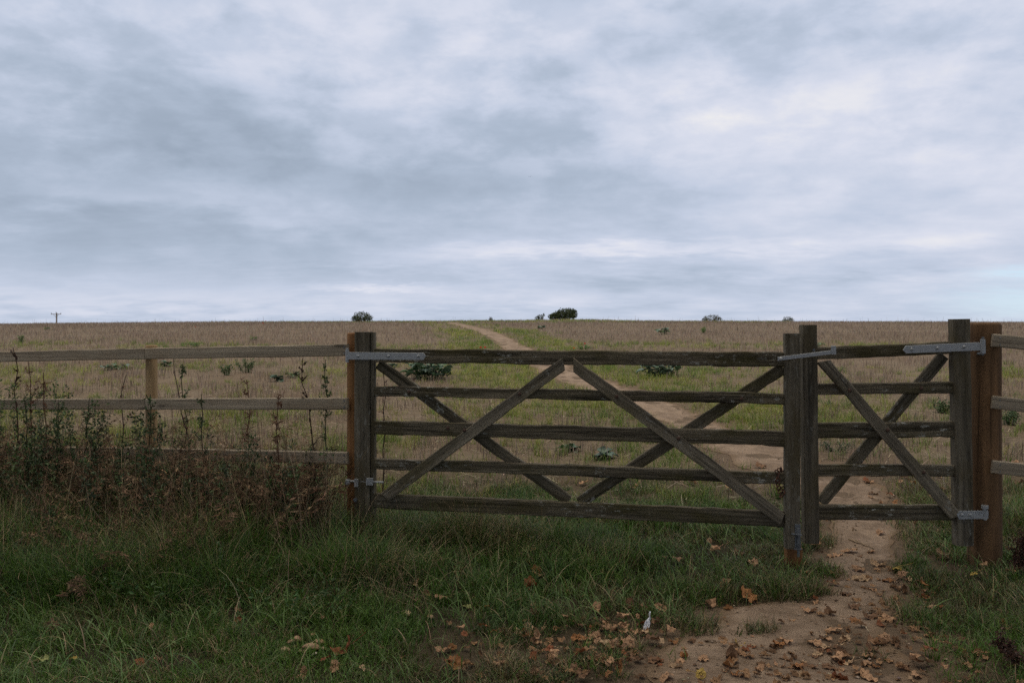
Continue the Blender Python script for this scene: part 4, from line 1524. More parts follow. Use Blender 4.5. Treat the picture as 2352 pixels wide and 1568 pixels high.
kale(984, 871, 112, 40, 'large dark cabbage like clump seen just under the gate\'s left hinge strap', 0.35, 44)
kale(900, 855, 30, 22, 'small broad leaved plant left of the large dark cabbage like clump', 0.6)
kale(1515, 864, 100, 30, 'grey green sprawling leafy clump under the wide gate\'s top bar at its right half', 0.75, 30)
kale(1308, 1036, 26, 16, 'bright green leaf rosette below the wide gate\'s third bar', 0.0, 9)
kale(1378, 1052, 52, 18, 'pale grey green wilted leaves lying right of the bright rosette', 1.3, 6)
kale(642, 876, 24, 14, 'low blue green leaves in the stubble seen over the middle rail', 0.9, 8)
kale(678, 868, 22, 14, 'bright broad leaf in the stubble nearest the brown gate post', 0.1, 6)
kale(280, 847, 22, 12, 'green leaf under the top rail midway along the left bay', 0.2, 6)
kale(381, 842, 20, 12, 'broad green leaf right of the fence post under the top rail', 0.15, 6)
kale(250, 850, 26, 14, 'low green leaves left of the fence post in the stubble', 0.2, 7)
kale(1525, 768, 34, 16, 'lone dark leafy plant high on the stubble above the wide gate', 0.3, 9)
kale(1242, 756, 22, 10, 'low leafy plant near the skyline right of the far path', 0.5, 7)
kale(1880, 803, 14, 18, 'leafy sprig standing right of the small gate\'s left stile top', 0.3, 6)


def bushy(u, v, wpx, hpx, label, c0, c1, name='leafy_weed', leaf=(0.03, 0.06), n=260, group='green weeds dotted through the stubble'):
    x, y, z = ground_at(u, v)
    wd, hg = wpx * y / F, hpx * y / F
    root = empty(name, (x, y, z))
    tag(root, label, 'weed', group)
    S, P = Pack(), Pack()
    ns = 9
    tips = []
    for i in range(ns):
        t = np.array([RNG.uniform(-0.5, 0.5) * wd, RNG.uniform(-0.5, 0.5) * wd * 0.6, hg * RNG.uniform(0.55, 1.0)])
        c = curve((t[0] * 0.2, t[1] * 0.2, -0.02), t, 0.01, 0.006, 5)
        tv, tf = tube(c, 0.005, 0.0015, 4)
        S.add(tv, tf, (0.07, 0.06, 0.035))
        tips.append(c)
    tips = np.array(tips)
    k = RNG.integers(0, ns, n)
    tt = RNG.uniform(0.1, 1.0, n) * 4
    j = np.minimum(tt.astype(int), 3)
    cc = tips[k, j] + (tips[k, j + 1] - tips[k, j]) * (tt - j)[:, None] + RNG.normal(0, 0.02, (n, 3))
    d = RNG.normal(0, 1, (n, 3)) + np.array([0, 0, 0.3])
    ls = RNG.uniform(*leaf, n)
    P.add(*leaf_quads(cc, d, ls, ls * RNG.uniform(0.3, 0.5, n), jitter_col(mixc(c0, c1, RNG.random(n)))))
    S.build('stems', M['stem'], root)
    P.build('leaves', M['leafy'], root)


DG0, DG1 = (0.042, 0.074, 0.030), (0.105, 0.155, 0.060)
BG0, BG1 = (0.07, 0.14, 0.03), (0.14, 0.23, 0.06)
bushy(520, 862, 26, 26, 'dark upright thistle in the stubble left of the darker leafy clump', DG0, DG1)
bushy(566, 856, 52, 30, 'dark green leafy clump behind the fence between its post and the gate', DG0, DG1, n=420)
bushy(49, 788, 14, 18, 'small green bush on the field at far left above the top rail', DG0, BG1)
bushy(447, 797, 24, 12, 'bright green tuft touching the top rail right of the fence post', BG0, BG1)
bushy(582, 782, 14, 8, 'tiny green weed above the top rail toward the gate', BG0, BG1)
bushy(107, 757, 12, 5, 'tiny green weed near the left skyline below the utility pole', DG0, BG1)
bushy(1616, 766, 9, 17, 'thin pale green weed high on the stubble above the wide gate\'s right half', BG0, BG1)
bushy(1341, 803, 26, 10, 'rounded green grass tuft on the wide gate\'s top bar line', BG0, BG1)
bushy(1934, 854, 30, 12, 'feathery bright green weed through the small gate\'s upper opening', BG0, BG1, leaf=(0.015, 0.03))
bushy(1900, 934, 48, 18, 'feathery green patch beside the small gate\'s left stile', BG0, BG1, leaf=(0.012, 0.028), n=340)
bushy(2163, 948, 48, 34, 'dark leafy weed behind the small gate beside its right stile', DG0, DG1, n=420)
bushy(1918, 1037, 84, 26, 'low grey green feathery weed behind the small gate beyond its third bar', (0.06, 0.095, 0.055), (0.12, 0.165, 0.09), leaf=(0.012, 0.03), n=600)
bushy(2322, 976, 46, 34, 'dark leafy thistle right of the thick brown post under the middle rail', DG0, DG1, n=420)


def poppy(u, v, label, c=(0.70, 0.035, 0.015), d=0.075):
    x, y, z0 = ground_at(u, v + 9)
    hgt = 9.5 * y / F
    root = empty('poppy', (x, y, z0))
    tag(root, label, 'flower', 'red poppies in the field')
    S, P = Pack(), Pack()
    tv, tf = tube(curve((0, 0, 0), (0, 0, hgt), 0, 0.004, 5), 0.003, 0.002, 4)
    S.add(tv, tf, (0.12, 0.16, 0.05))
    for i in range(4):
        az = i * math.pi / 2 + RNG.uniform(-0.2, 0.2)
        vv, q, cc = broad_leaf(d * 0.55, d * 0.8, np.array(c), 0.1)
        vv[:, 0] -= d * 0.12
        P.add(rot(vv, az, 0.75) + np.array([0, 0, hgt]), q, np.array(c) * RNG.uniform(0.85, 1.1))
    S.build('stem', M['stem'], root)
    P.build('petals', M['petal'], root, True)


poppy(604, 743.5, 'lower of two red poppies together below the left skyline')
poppy(610.5, 738.5, 'upper of two red poppies together below the left skyline')
poppy(449, 752, 'single faint red poppy left of the skyline pair', d=0.06)
poppy(1104, 800, 'left one of two red poppies peeping over the wide gate\'s top bar')
poppy(1114, 799.5, 'right one of two red poppies peeping over the wide gate\'s top bar')
poppy(1343.5, 791, 'red poppy above the top bar right of the dirt path')
poppy(1318.5, 801, 'small orange red poppy touching the top bar beside the path', (0.75, 0.10, 0.02), 0.06)
poppy(1335, 917, 'tiny orange flower below the second bar near the brace top', (0.80, 0.20, 0.02), 0.035)


# ------------------------------------------------------------------ skyline
def shrub(u, vbase, wpx, hpx, Y, label, n=900, leaf=0.09, c0=(0.022, 0.034, 0.012), c1=(0.070, 0.085, 0.028), lobes=None, bare=False):
    x = (u - U0) * Y / F
    gz = float(height(x, Y))
    topz = EYE - (vbase - hpx - V0) * Y / F
    wd = wpx * Y / F
    hg = topz - gz
    root = empty('shrub', (x, Y, gz))
    tag(root, label, 'shrub', 'shrubs on the field skyline')
    S, P = Pack(), Pack()
    lobes = lobes or ((0.0, 0.55, 0.45, 0.5), (-0.28, 0.35, 0.25, 0.3), (0.28, 0.4, 0.27, 0.4))
    for (ox, oz, rx, rz) in lobes:
        k = int(n * rx * 2)
        th, ph = RNG.uniform(0, 6.28, k), RNG.uniform(-1, 1, k)
        rr = RNG.uniform(0.35, 1.0, k) ** 0.5 * (1 + 0.35 * (vnoise(th * 2, ph * 2.5, 1.0, int(abs(u) + ox * 99) + 5) - 0.5))
        q = np.sqrt(1 - ph ** 2)
        cc = np.stack([ox * wd + rx * wd * rr * q * np.cos(th), rx * wd * 0.8 * rr * q * np.sin(th), oz * hg + rz * hg * rr * ph], 1)
        cc = cc[cc[:, 2] > 0.02]
        d = RNG.normal(0, 1, (len(cc), 3)) + np.array([0, 0, 0.4])
        ls = RNG.uniform(0.6, 1.4, len(cc)) * leaf
        P.add(*leaf_quads(cc, d, ls, ls * 0.6, jitter_col(mixc(c0, c1, RNG.random(len(cc))), 0.25)))
        for i in range(5):
            e = np.array([ox * wd + RNG.uniform(-0.8, 0.8) * rx * wd, RNG.normal(0, 0.1), (oz + rz * RNG.uniform(0.5, 1.1)) * hg])
            tv, tf = tube(curve((ox * wd * 0.4, 0, -0.05), e, 0, 0.03, 6), 0.025, 0.006, 5)
            S.add(tv, tf, (0.05, 0.04, 0.03))
    S.build('branches', M['stem'], root)
    P.build('foliage', M['leafy'], root)


shrub(831, 736, 46, 19, 56, 'rounded green shrub on the skyline above the wide gate\'s left post', 1000, 0.075)
shrub(1292, 729, 66, 20, 80, 'largest dark green shrub on the skyline right of the far path', 1500, 0.14, lobes=((0.12, 0.62, 0.36, 0.40), (0.36, 0.6, 0.16, 0.38), (-0.3, 0.42, 0.2, 0.25), (-0.05, 0.5, 0.3, 0.35)))
shrub(1240, 729, 22, 9, 80, 'small dark shrub with one raised twig left of the largest skyline shrub', 260, 0.10, lobes=((0.1, 0.6, 0.35, 0.3), (-0.3, 0.5, 0.25, 0.25), (0.42, 0.85, 0.07, 0.15)))
shrub(1635, 731, 46, 8, 78, 'low ragged shrub top on the skyline left of the small gate', 500, 0.10, c1=(0.10, 0.085, 0.03))
shrub(1810, 731, 26, 4, 76, 'flattest shrub top on the skyline just left of the latch posts', 300, 0.08)
shrub(1127, 731, 9, 4, 68, 'tiny dark tuft on the skyline between the path and the largest shrub', 120, 0.05)

# utility pole far behind the crest
UX, UY = (130 - U0) * 183 / F, 183.0
uz = float(height(UX, UY))
up = empty('utility_pole', (UX, UY, uz))
tag(up, 'wooden utility pole top with crossarm beyond the left skyline', 'pole')
ztop = EYE + (V0 - 718.3) * 183 / F - uz
pole_m, pt, pp = new_mat('pole_wood')
pn = pt.node('ShaderNodeTexCoord')
pt.put(pp.inputs['Base Color'], pt.mix(pt.noise(pn.outputs['Object'], 3, 4), (0.14, 0.12, 0.11), (0.22, 0.19, 0.17)))
bm = bmesh.new()
bmesh.ops.create_cone(bm, cap_ends=True, segments=12, radius1=0.19, radius2=0.15, depth=ztop + 0.6, matrix=Matrix.Translation((0, 0, (ztop - 0.6) / 2)))
bm_obj('pole', bm, pole_m, up)
bm = bmesh.new()
add_box(bm, -1.15, 1.15, -0.28, -0.17, ztop - 0.38, ztop - 0.24)
for s in (-1, 1):
    add_rod(bm, (0, -0.2, ztop - 1.0), (s * 0.6, -0.2, ztop - 0.4), 0.035, 6)
bm_obj('crossarm', bm, pole_m, up)
for xx in (-1.1, 0.0, 1.1):
    bm = bmesh.new()
    add_rod(bm, (xx, -0.22, ztop - 0.24 + (0.24 if xx == 0 else 0)), (xx, -0.22, ztop + 0.02 + (0.2 if xx == 0 else 0)), 0.06, 8)
    bm_obj('insulator', bm, M['galv_dark'], up)

def bird(u, v, Y, span, tilt, label):
    """gliding bird: one continuous body with wings and tail"""
    p = W(u, v, Y)
    n = 13
    s = np.linspace(-1, 1, n)
    c = 0.16 * (1 - 0.75 * np.abs(s) ** 1.5) + 0.5 * np.exp(-(s / 0.09) ** 2)
    zz = 0.10 * np.abs(s) - 0.12 * s ** 2
    th = 0.015 + 0.07 * np.exp(-(s / 0.10) ** 2)
    sw = -0.16 * np.abs(s)
    V = np.stack([np.stack([s, sw + c * 0.5, zz], 1), np.stack([s, sw, zz + th], 1), np.stack([s, sw - c * 0.5, zz], 1), np.stack([s, sw, zz - th], 1)], 1) * span / 2
    idx = np.arange(n * 4).reshape(n, 4)
    nx = np.roll(idx, -1, 1)
    q = np.stack([idx[:-1], nx[:-1], nx[1:], idx[1:]], -1).reshape(-1, 4)
    me = np_mesh('bird', V, q, np.full((n * 4, 3), 0.03), True)
    o = link('bird', me, M['stem'])
    o.location = p
    o.rotation_euler = (0.1, tilt, 0.5)
    tag(o, label, 'bird', 'birds in the sky')


bird(1218, 405.5, 110, 0.70, R(-8), 'dark bird gliding in the middle of the sky')
bird(254.5, 690, 210, 0.42, R(20), 'upper of two specks of birds low in the left sky')
bird(246, 718.5, 210, 0.35, R(-10), 'lower of two specks of birds low in the left sky')


# ------------------------------------------------------------------ fallen leaves
def leaf_mesh(i):
    r = np.random.default_rng(500 + i)
    na, nr = 36, 4
    th = np.linspace(0, 2 * np.pi, na, endpoint=False)
    if i % 2 == 1:      # plain oval leaf
        rad = 0.5 * (0.55 + 0.45 * np.abs(np.cos(th)) ** 1.5) * (1 + 0.05 * np.sin(th * 11 + i))
    else:               # five-lobed leaf
        rad = 0.5 * (0.74 + 0.22 * np.abs(np.cos(2.5 * th)) ** 1.3 * (0.75 + 0.25 * np.cos(th))) * (1 + 0.06 * np.sin(13 * th + i) + r.normal(0, 0.03, na))
    rr = np.linspace(0, 1, nr + 1)[1:]
    X = np.outer(rr, rad * np.cos(th))
    Y = np.outer(rr, rad * np.sin(th) * 0.85)
    ca = r.uniform(0, 6.28)
    q = X * math.cos(ca) + Y * math.sin(ca)
    p = -X * math.sin(ca) + Y * math.cos(ca)
    k = r.uniform(1.3, 3.6) * (1 if r.random() < 0.7 else -1)
    # roll the blade about one axis
    ang = q * k
    qn = np.sin(ang) / k
    zn = (1 - np.cos(ang)) / k * 1.2
    zn = zn + 0.06 * np.sin(6 * th + i)[None, :] * rr[:, None] ** 2 + r.normal(0, 0.012, X.shape) + 0.35 * p ** 2 * r.uniform(-1, 1.3)
    V = np.stack([qn, p, zn], -1).reshape(-1, 3)
    V = np.vstack([V, [[0, 0, 0]]])
    idx = np.arange(nr * na).reshape(nr, na)
    nx = np.roll(idx, -1, 1)
    quads = np.stack([idx[:-1], nx[:-1], nx[1:], idx[1:]], -1).reshape(-1, 4)
    tris = np.vstack([quads[:, [0, 1, 2]], quads[:, [0, 2, 3]], np.stack([np.full(na, nr * na), idx[0], nx[0]], -1)])
    # leaf stalk
    sp = np.stack([np.linspace(-0.3, -0.95, 5), 0.05 * np.sin(np.linspace(0, 3, 5)), 0.03 + 0.05 * np.linspace(0, 1, 5)], 1)
    tv, tf = tube(sp, 0.014, 0.010, 4)
    tt = np.vstack([tf[:, [0, 1, 2]], tf[:, [0, 2, 3]]]) + len(V)
    V = np.vstack([V, tv])
    V[:, 2] -= V[:na * nr, 2].min()
    return np_mesh('fallen_leaf', V, np.vstack([tris, tt]), smooth=True)


LEAF_MESH = [leaf_mesh(i) for i in range(16)]
for me in LEAF_MESH:
    me.materials.append(M['litter'])
LC = {'tan': (0.50, 0.295, 0.165), 'pale': (0.60, 0.41, 0.245), 'rust': (0.26, 0.085, 0.032), 'brown': (0.21, 0.115, 0.062),
      'orange': (0.37, 0.165, 0.060), 'yellow': (0.52, 0.36, 0.085), 'lime': (0.34, 0.36, 0.13)}
SAY = {'tan': 'tan', 'pale': 'pale tan', 'rust': 'rust red', 'brown': 'dark brown', 'orange': 'orange brown', 'yellow': 'yellow', 'lime': 'yellow green'}
LEAFN = [0]


def fallen(u, v, wpx, c, label=None, group=None, tilt=None, rz=None, mesh=None):
    x, y, z = ground_at(u, v)
    inpath = float(path_dist(np.array([x]), np.array([y]))[0]) > 0.02
    i = LEAFN[0]
    LEAFN[0] += 1
    o = bpy.data.objects.new('fallen_leaf', LEAF_MESH[(i * 5 + 3) % 16 if mesh is None else mesh])
    COL.objects.link(o)
    s = max(wpx, 11) * y / F * (1.32 if wpx < 34 else 1.0)
    o.scale = (s, s, s)
    lift = 0.004 if inpath else RNG.uniform(0.012, 0.04)
    o.location = (x, y, z + lift + (0.3 * s * 0.12 if tilt else 0))
    tl = (0.18 if inpath else 0.38) if tilt is None else tilt
    o.rotation_euler = (RNG.normal(0, tl), RNG.normal(0, tl), RNG.uniform(0, 6.28) if rz is None else rz)
    k = RNG.uniform(0.75, 1.2)
    o.color = tuple(min(1, q * k) for q in LC[c]) + (1,)
    if y > 5.9:
        zone = 'on the ground beyond the gates'
    elif inpath:
        zone = 'on the bare dirt path'
    elif u > 2060:
        zone = 'in the grass right of the path'
    elif u > 1150:
        zone = 'in the grass left of the path'
    else:
        zone = 'in the rough grass at left'
    if label is None:
        label = f'{SAY[c]} dry curled leaf lying {zone}'
    tag(o, label, 'leaf', group or f'{SAY[c]} leaves {zone}')


NOTED = [
    (235, 1280, 22, 'orange', 'orange brown curled leaf caught in long grass left, below the fence post'),
    (101, 1370, 22, 'rust', 'rust red leaf standing in the grass at the far left'),
    (527, 1344, 30, 'pale', 'pale tan leaf resting high on the grass at centre left'),
    (168, 1530, 18, 'yellow', 'small yellow leaf in the bottom left corner grass'),
    (97, 1535, 32, 'lime', 'long yellow green leaf nearest the bottom left corner'),
    (322, 1538, 34, 'rust', 'broad rust brown leaf in the grass at bottom left'),
    (795, 1507, 64, 'rust', 'largest rust red leaf, right of the mushroom cluster'),
    (1042, 1537, 56, 'orange', 'big orange brown leaf at the bottom edge right of centre left'),
    (1220, 1357, 50, 'rust', 'big rust red leaf flat in the grass before the wide gate'),
    (1715, 1380, 60, 'orange', 'long pointed orange brown leaf at the grass edge left of the path bend'),
    (1695, 1483, 30, 'yellow', 'bright yellow leaf alone on the dirt at bottom right of centre'),
    (1610, 1555, 28, 'yellow', 'yellow leaf at the bottom edge on the dirt'),
    (2063, 1312, 32, 'yellow', 'golden leaf at the right edge of the path near the small gate'),
    (1976, 1334, 50, 'pale', 'long pale curled leaf mid path before the small gate'),
    (2214, 1503, 18, 'yellow', 'small yellow leaf in the right hand grass'),
    (2238, 1332, 20, 'yellow', 'yellow brown leaf leaning at the foot of the thick post'),
    (1072, 1402, 20, 'lime', 'pale green leaf in the grass centre foreground'),
    (830, 1547, 20, 'pale', 'pale yellow tan leaf at the bottom edge right of the mushrooms'),
    (1462, 1122, 22, 'tan', 'tan leaf in grass behind the wide gate\'s lowest opening'),
    (1831, 1538, 30, 'orange', 'orange leaf at the path bottom among tan litter'),
    (1915, 1560, 18, 'yellow', 'small yellow leaf at the very bottom of the path'),
]
for (u, v, wp, c, lab) in NOTED:
    fallen(u, v, wp, c, lab, 'single leaves that stand out in the grass and on the path')
REST = '''376,1325,22,tan 546,1417,18,tan 549,1438,16,rust 344,1458,18,tan 464,1466,11,tan 364,1528,18,tan 734,1349,18,tan 958,1354,20,tan 958,1384,18,brown
983,1377,16,tan 1013,1386,28,tan 1119,1404,16,orange 1060,1456,20,tan 1018,1501,40,tan 769,1542,28,tan 749,1532,22,rust 853,1187,18,tan 924,1286,18,tan
877,1500,14,pale 1057,1318,35,brown 1005,1179,14,brown 697,1554,24,tan 1226,1281,26,tan 1304,1224,13,pale 1233,1323,30,orange 1299,1367,14,tan 1381,1327,20,tan
1524,1290,16,tan 1552,1297,24,tan 1643,1273,40,tan 1697,1280,22,brown 1730,1305,28,tan 1667,1350,26,tan 1628,1396,30,tan 1673,1402,22,orange 1367,1411,40,tan
1401,1387,24,brown 1448,1401,28,brown 1430,1431,36,tan 1425,1455,30,tan 1364,1470,26,tan 1236,1478,32,tan 1273,1518,32,tan 1408,1493,34,tan 1537,1461,24,tan
1500,1481,32,brown 1588,1475,18,brown 1561,1525,34,tan 1616,1518,34,tan 1680,1513,50,brown 1688,1552,24,orange 1744,1542,34,tan 1341,1115,20,tan 1591,1115,20,tan
1672,1127,20,tan 1952,1269,28,tan 1999,1270,20,tan 2016,1300,38,pale 1972,1310,28,tan 2003,1357,18,tan 2076,1332,22,tan 2113,1342,20,tan 2120,1355,20,orange
2073,1354,18,tan 1962,1397,40,brown 2026,1389,20,tan 1861,1406,30,tan 1908,1411,28,brown 1964,1428,36,orange 1999,1421,50,brown 2040,1426,28,tan 1917,1452,28,tan
1942,1471,34,pale 2013,1481,44,tan 2033,1470,28,tan 1871,1481,28,tan 1804,1481,30,tan 1952,1525,36,pale 1925,1515,30,tan 1996,1510,34,tan 1845,1523,16,pale
1791,1535,26,tan 1932,1542,18,tan 1845,1562,30,pale 1979,1549,44,tan 2073,1538,40,tan 2117,1532,46,tan 2137,1508,34,rust 2171,1495,22,tan 2164,1283,24,pale
2261,1310,18,tan 2322,1328,22,tan 2322,1271,20,tan 2305,1449,22,orange 2023,1228,22,tan 2107,1206,16,tan 2144,1145,20,tan 2344,1118,20,brown 1848,1330,22,orange
1843,1308,14,tan 1910,1280,20,tan 1875,1261,30,tan 1745,1075,26,brown 2080,1100,20,brown 2050,1082,22,rust 2130,1120,18,tan 2330,1070,22,tan 2342,1092,20,brown'''
for s in REST.split():
    u, v, wp, c = s.split(',')
    fallen(float(u), float(v), float(wp), c)
# the denser litter between them
for (u0, u1, v0, v1, n, wmin, wmax) in ((1220, 2120, 1480, 1568, 78, 12, 30), (1180, 1560, 1400, 1480, 26, 10, 26), (1850, 2140, 1270, 1480, 26, 10, 24),
                                        (1950, 2190, 1075, 1160, 16, 9, 18), (1000, 1250, 1440, 1560, 15, 10, 24), (2100, 2350, 1300, 1560, 10, 10, 20), (1200, 1780, 1210, 1380, 12, 10, 20)):
    for i in range(n):
        fallen(RNG.uniform(u0, u1), RNG.uniform(v0, v1), RNG.uniform(wmin, wmax), RNG.choice(['tan', 'tan', 'brown', 'brown', 'pale', 'orange', 'rust']))


def build_drift():
    """the small broken leaves between the larger ones"""
    P = Pack()
    src = []
    for me in LEAF_MESH[:8]:
        v = np.empty(len(me.vertices) * 3, np.float32)
        me.vertices.foreach_get('co', v)
        f = np.empty(len(me.polygons) * 3, np.int32)
        me.polygons.foreach_get('vertices', f)
        src.append((v.reshape(-1, 3), f.reshape(-1, 3)))
    n = 0
    while n < 430:
        if RNG.random() < 0.8:
            x, y = RNG.normal(0.75, 0.8), RNG.uniform(3.3, 4.3)
        else:
            x, y = RNG.normal(2.25, 0.28), RNG.uniform(3.6, 5.4)
        if fbm(np.array([x]), np.array([y]), 2.4, 95, 3)[0] < RNG.uniform(0.35, 0.6):
            continue
        v, f = src[RNG.integers(0, 8)]
        sc = RNG.uniform(0.022, 0.062)
        q = rot(v * sc, RNG.uniform(0, 6.28), RNG.normal(0, 0.3))
        q = q + np.array([x, y, float(height(x, y)) + RNG.uniform(0.004, 0.02)])
        k = RNG.random()
        c = (np.array((0.10, 0.055, 0.03)) * (1 - k) + np.array((0.36, 0.21, 0.11)) * k) * RNG.uniform(0.8, 1.15)
        P.add(q, f, c)
        n += 1
    tag(P.build('leaf_drift', M['dry'], None, True), 'drift of small broken brown leaves at bottom centre and along the path', 'leaf litter', kind='stuff')


build_drift()


# ------------------------------------------------------------------ mushrooms, paper, sticks
def mush_mat():
    m, t, p = new_mat('mushroom_cap')
    oi = t.node('ShaderNodeObjectInfo')
    tc = t.node('ShaderNodeTexCoord')
    n = t.noise(tc.outputs['Object'], 3.5, 6, 0.6)
    t.put(p.inputs['Base Color'], t.mix(t.rng(n, 0.4, 0.7, 0, 0.55), oi.outputs['Color'], (0.16, 0.085, 0.045)))
    p.inputs['Roughness'].default_value = 0.6
    bump(t, p, n, 0.3, 0.1)
    return m


M['mush'] = mush_mat()


def mushroom(u, v, wpx, label, col=(0.46, 0.28, 0.16), tilt=(0, 0), split=False):
    x, y, z = ground_at(u, v + wpx * 0.35)
    r = wpx * y / F / 2
    root = empty('mushroom', (x, y, z))
    tag(root, label, 'mushroom', 'tan mushrooms in the grass')
    prof = [(0.0, 0.52), (0.3, 0.50), (0.6, 0.42), (0.85, 0.24), (1.0, 0.02), (0.97, -0.08), (0.7, 0.02), (0.25, 0.08), (0.0, 0.08)]
    na = 26
    ph = RNG.uniform(0, 6)
    V = []
    for (pr, pz) in prof:
        for k in range(na):
            th = 2 * math.pi * k / na
            w_ = 1 + 0.07 * math.sin(2 * th + ph) + 0.05 * math.sin(5 * th + ph * 2) + (0.35 * -math.exp(-((th - 4.4) / 0.14) ** 2) if split else 0)
            V.append((pr * r * w_ * math.cos(th), pr * r * w_ * math.sin(th), pz * r * (1 + 0.12 * math.sin(3 * th + ph))))
    V = np.array(V)
    idx = np.arange(len(prof) * na).reshape(len(prof), na)
    nx = np.roll(idx, -1, 1)
    q = np.stack([idx[:-1], nx[:-1], nx[1:], idx[1:]], -1).reshape(-1, 4)
    cap = link('cap', np_mesh('cap', V, q, smooth=True), M['mush'], root)
    zc = 0.012 + r * 0.12
    cap.location = (0, 0, zc)
    cap.rotation_euler = (tilt[0], tilt[1], RNG.uniform(-0.4, 0.4))
    cap.color = tuple(0.8 * q for q in col) + (1,)
    tv, tf = tube(curve((0, 0, -0.02), (0, 0, zc + 0.05 * r), 0, 0.001, 4), 0.24 * r, 0.2 * r, 10)
    st = link('stalk', np_mesh('stalk', tv, tf, smooth=True), M['mush'], root)
    st.color = (0.5, 0.4, 0.3, 1)


mushroom(715, 1482, 44, 'biggest tan mushroom with a split cap in the middle of the cluster', (0.40, 0.235, 0.13), (-0.45, 0.1), True)
mushroom(735, 1473, 28, 'orange tan mushroom touching the biggest one on its right', (0.48, 0.28, 0.14), (-0.3, 0.25))
mushroom(685, 1467, 22, 'round tan mushroom at the upper left of the cluster', (0.47, 0.27, 0.15), (-0.2, 0.5))
mushroom(668, 1474, 20, 'partly grass hidden tan mushroom left of the round upper left one', (0.44, 0.26, 0.15), (-0.2, -0.3))
mushroom(655, 1491, 24, 'flat pale mushroom at the cluster\'s far left', (0.52, 0.34, 0.20), (0.0, 0.2))
mushroom(697, 1493, 22, 'small tan mushroom in front of the biggest one', (0.48, 0.30, 0.17), (-0.2, -0.2))
mushroom(722, 1504, 16, 'small whitish mushroom at the front of the cluster', (0.60, 0.50, 0.44), (-0.3, -0.3))
mushroom(743, 1491, 17, 'dull olive tan mushroom at the cluster\'s lower right', (0.36, 0.26, 0.14), (-0.3, 0.2))
mushroom(719, 1460, 13, 'smallest mushroom at the top of the cluster', (0.47, 0.27, 0.15))
mushroom(743, 1419, 22, 'lone brown mushroom in the grass above the cluster', (0.40, 0.23, 0.12), (-0.3, 0.1))
mushroom(935, 1407, 22, 'yellowish domed mushroom alone in the grass right of the cluster', (0.56, 0.42, 0.22), (0.05, 0.0))
mushroom(989, 1416, 18, 'small tan mushroom just right of the yellowish domed one', (0.48, 0.31, 0.17), (-0.15, 0.2))


def paper():
    x, y, z = ground_at(1487, 1454)
    m, t, p = new_mat('white_paper')
    tc = t.node('ShaderNodeTexCoord')
    n = t.noise(tc.outputs['Object'], 60, 4, 0.6)
    t.put(p.inputs['Base Color'], t.mix(t.rng(n, 0.55, 0.7, 0, 0.6), (0.82, 0.82, 0.84), (0.50, 0.45, 0.42)))
    p.inputs['Roughness'].default_value = 0.5
    k = y / F
    rows = [(0, -9.5, -5), (5, -9, 0), (11, -8.5, 4), (16, -7, 6.5), (20, -5, 6.8), (24, -1.5, 6.5), (27, 2, 7.4), (30, 4.5, 7.6), (34, 4.2, 7.0), (38, 4.5, 8.5), (42, 7.0, 9.2)]
    V = []
    for i, (hh, a, b) in enumerate(rows):
        for j in range(5):
            s = j / 4
            V.append(((a + (b - a) * s) * k * 1.05, (0.25 * hh + 3.0 * math.sin(i * 1.3 + j * 2.1)) * k * 0.8, hh * k * 1.05))
    idx = np.arange(len(rows) * 5).reshape(-1, 5)
    q = np.stack([idx[:-1, :-1], idx[:-1, 1:], idx[1:, 1:], idx[1:, :-1]], -1).reshape(-1, 4)
    o = link('paper_scrap', np_mesh('paper_scrap', V, q), m)
    o.location = (x, y, z + 0.006)
    sm = o.modifiers.new('thickness', 'SOLIDIFY')
    sm.thickness = 0.0012
    tag(o, 'torn crumpled white scrap of paper standing in grass left of the dirt path', 'paper scrap')


paper()


def stick(u0, v0, u1, v1, r, label, col=(0.26, 0.19, 0.12)):
    a, b = np.array(ground_at(u0, v0)), np.array(ground_at(u1, v1))
    a[2] += r + 0.006
    b[2] += r + 0.006
    c = curve(a, b, 0.004, 0.004, 7) - a
    tv, tf = tube(c, r, r * 0.6, 6)
    me = np_mesh('stick', tv, tf, np.tile(col, (len(tv), 1)), True)
    o = link('stick', me, M['stem'])
    o.location = a
    tag(o, label, 'stick', 'sticks lying on the ground')


stick(1950, 1241, 2008, 1264, 0.006, 'straight pale stick lying on the path just beyond the small gate')
stick(1966, 1243, 1986, 1256, 0.004, 'short thin stick lying against the straight pale one')
stick(1900, 1441, 1922, 1450, 0.0035, 'thin short twig on the path among leaves, left of centre')
stick(1979, 1439, 1996, 1453, 0.003, 'pale straw like twig on the path right of the thin short one', (0.45, 0.36, 0.24))
stick(2290, 1405, 2352, 1428, 0.006, 'reddish brown bramble stick in the right edge grass', (0.16, 0.09, 0.07))


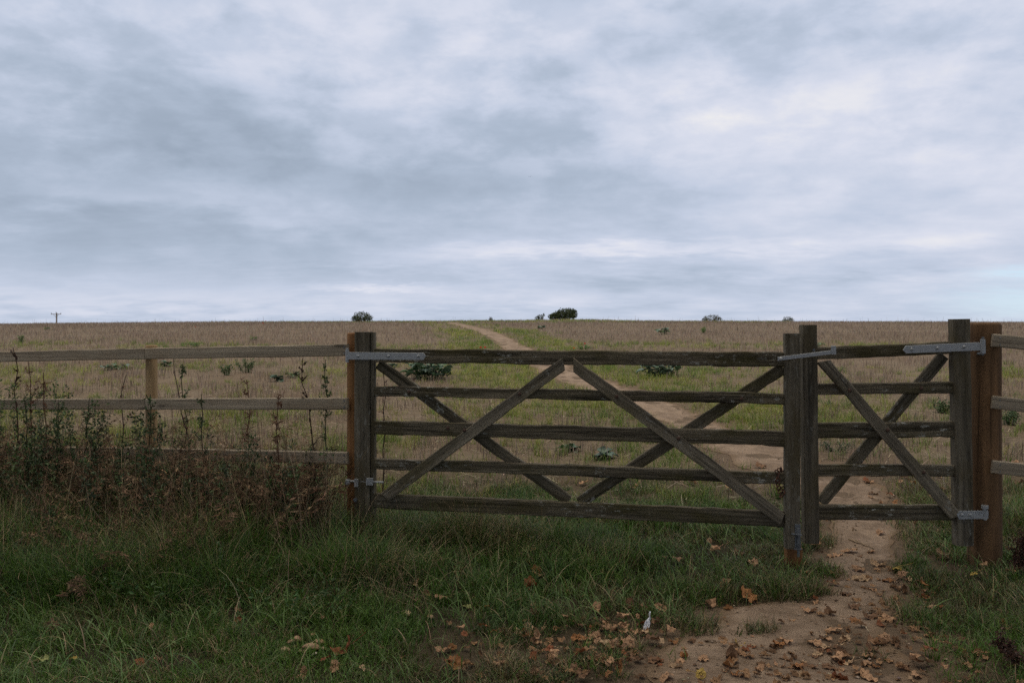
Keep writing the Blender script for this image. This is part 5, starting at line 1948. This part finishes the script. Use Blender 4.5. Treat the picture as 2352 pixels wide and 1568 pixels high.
def dock(u, v, hpx, label, n=4, lean=0.0):
    """dead dock with thick clusters of dark seeds"""
    x, y, z = ground_at(u, v)
    root = empty('dead_dock', (x, y, z))
    tag(root, label, 'weed', 'dead docks at the right edge')
    for i in range(n):
        S, P = Pack(), Pack()
        hg = hpx * y / F * RNG.uniform(0.65, 1.0)
        t = np.array([lean + RNG.normal(0, 0.08), RNG.normal(0, 0.05), hg])
        c = curve((RNG.normal(0, 0.03), RNG.normal(0, 0.03), 0), t, 0, 0.01, 8)
        tv, tf = tube(c, 0.006, 0.003, 5)
        S.add(tv, tf, (0.07, 0.035, 0.025))
        for j in range(12):
            p = c[2] + (c[7] - c[2]) * (j / 11) + RNG.normal(0, 0.014, 3)
            k = 24
            d = RNG.normal(0, 1, (k, 3))
            d /= np.linalg.norm(d, axis=1, keepdims=True)
            P.add(*leaf_quads(p + d * RNG.uniform(0, 0.018, (k, 1)), d, RNG.uniform(0.008, 0.018, k), RNG.uniform(0.008, 0.014, k),
                              jitter_col(mixc((0.040, 0.020, 0.014), (0.125, 0.062, 0.040), RNG.random(k)))))
        S.build('stem', M['stem'], root)
        P.build('seed_head', M['leafy'], root)


dock(2338, 1325, 118, 'dark brown dead dock right of the thick post\'s foot', 5)
dock(2336, 1535, 70, 'low dark brown dead dock near the bottom right corner', 3, -0.05)


# ------------------------------------------------------------------ trees behind the viewer, whose shade lies on the foreground
def tree(x, y, h, cr, label):
    z = float(height(x, max(y, 0)))
    root = empty('tree', (x, y, z))
    tag(root, label, 'tree', 'trees standing behind the viewpoint')
    T, P = Pack(), Pack()
    top = np.array([RNG.normal(0, 0.4), RNG.normal(0, 0.4), h * 0.8])
    tv, tf = tube(curve((0, 0, -0.2), top, 0, 0.1, 9), 0.30, 0.06, 10)
    T.add(tv, tf, (0.10, 0.08, 0.06))
    for i in range(30):
        a, hh = RNG.uniform(0, 6.28), RNG.uniform(0.50, 0.98)
        rr = cr * RNG.uniform(0.15, 0.85) * math.sin(math.pi * (hh - 0.22))
        e = np.array([math.cos(a) * rr, math.sin(a) * rr, h * hh])
        tv, tf = tube(curve(top * RNG.uniform(0.4, 0.85), e, 0.2, 0.08, 6), 0.08, 0.02, 6)
        T.add(tv, tf, (0.10, 0.08, 0.06))
        r, k = cr * RNG.uniform(0.3, 0.42), 420
        d = RNG.normal(0, 1, (k, 3))
        d /= np.linalg.norm(d, axis=1, keepdims=True)
        cc = e + d * r * RNG.uniform(0.2, 1, (k, 1)) ** 0.5
        ls = RNG.uniform(0.22, 0.42, k)
        P.add(*leaf_quads(cc, RNG.normal(0, 1, (k, 3)), ls, ls * 0.75, jitter_col(mixc((0.05, 0.07, 0.02), (0.20, 0.14, 0.04), RNG.random(k)))))
    T.build('trunk', M['stem'], root)
    P.build('crown', M['leafy'], root)


tree(-3.8, -3.2, 13, 6.2, 'broad leafy tree behind and left of the viewpoint')
tree(3.6, -3.6, 14, 6.4, 'tall leafy tree behind and right of the viewpoint')
tree(10.5, -3.2, 12, 6.0, 'leafy tree far right of the viewpoint')
tree(-11.0, -2.8, 12, 6.0, 'leafy tree far left of the viewpoint')
tree(-0.5, -9.5, 15, 6.5, 'tallest leafy tree farthest behind the viewpoint')
print('leaves', LEAFN[0], 'objects', len(bpy.data.objects))
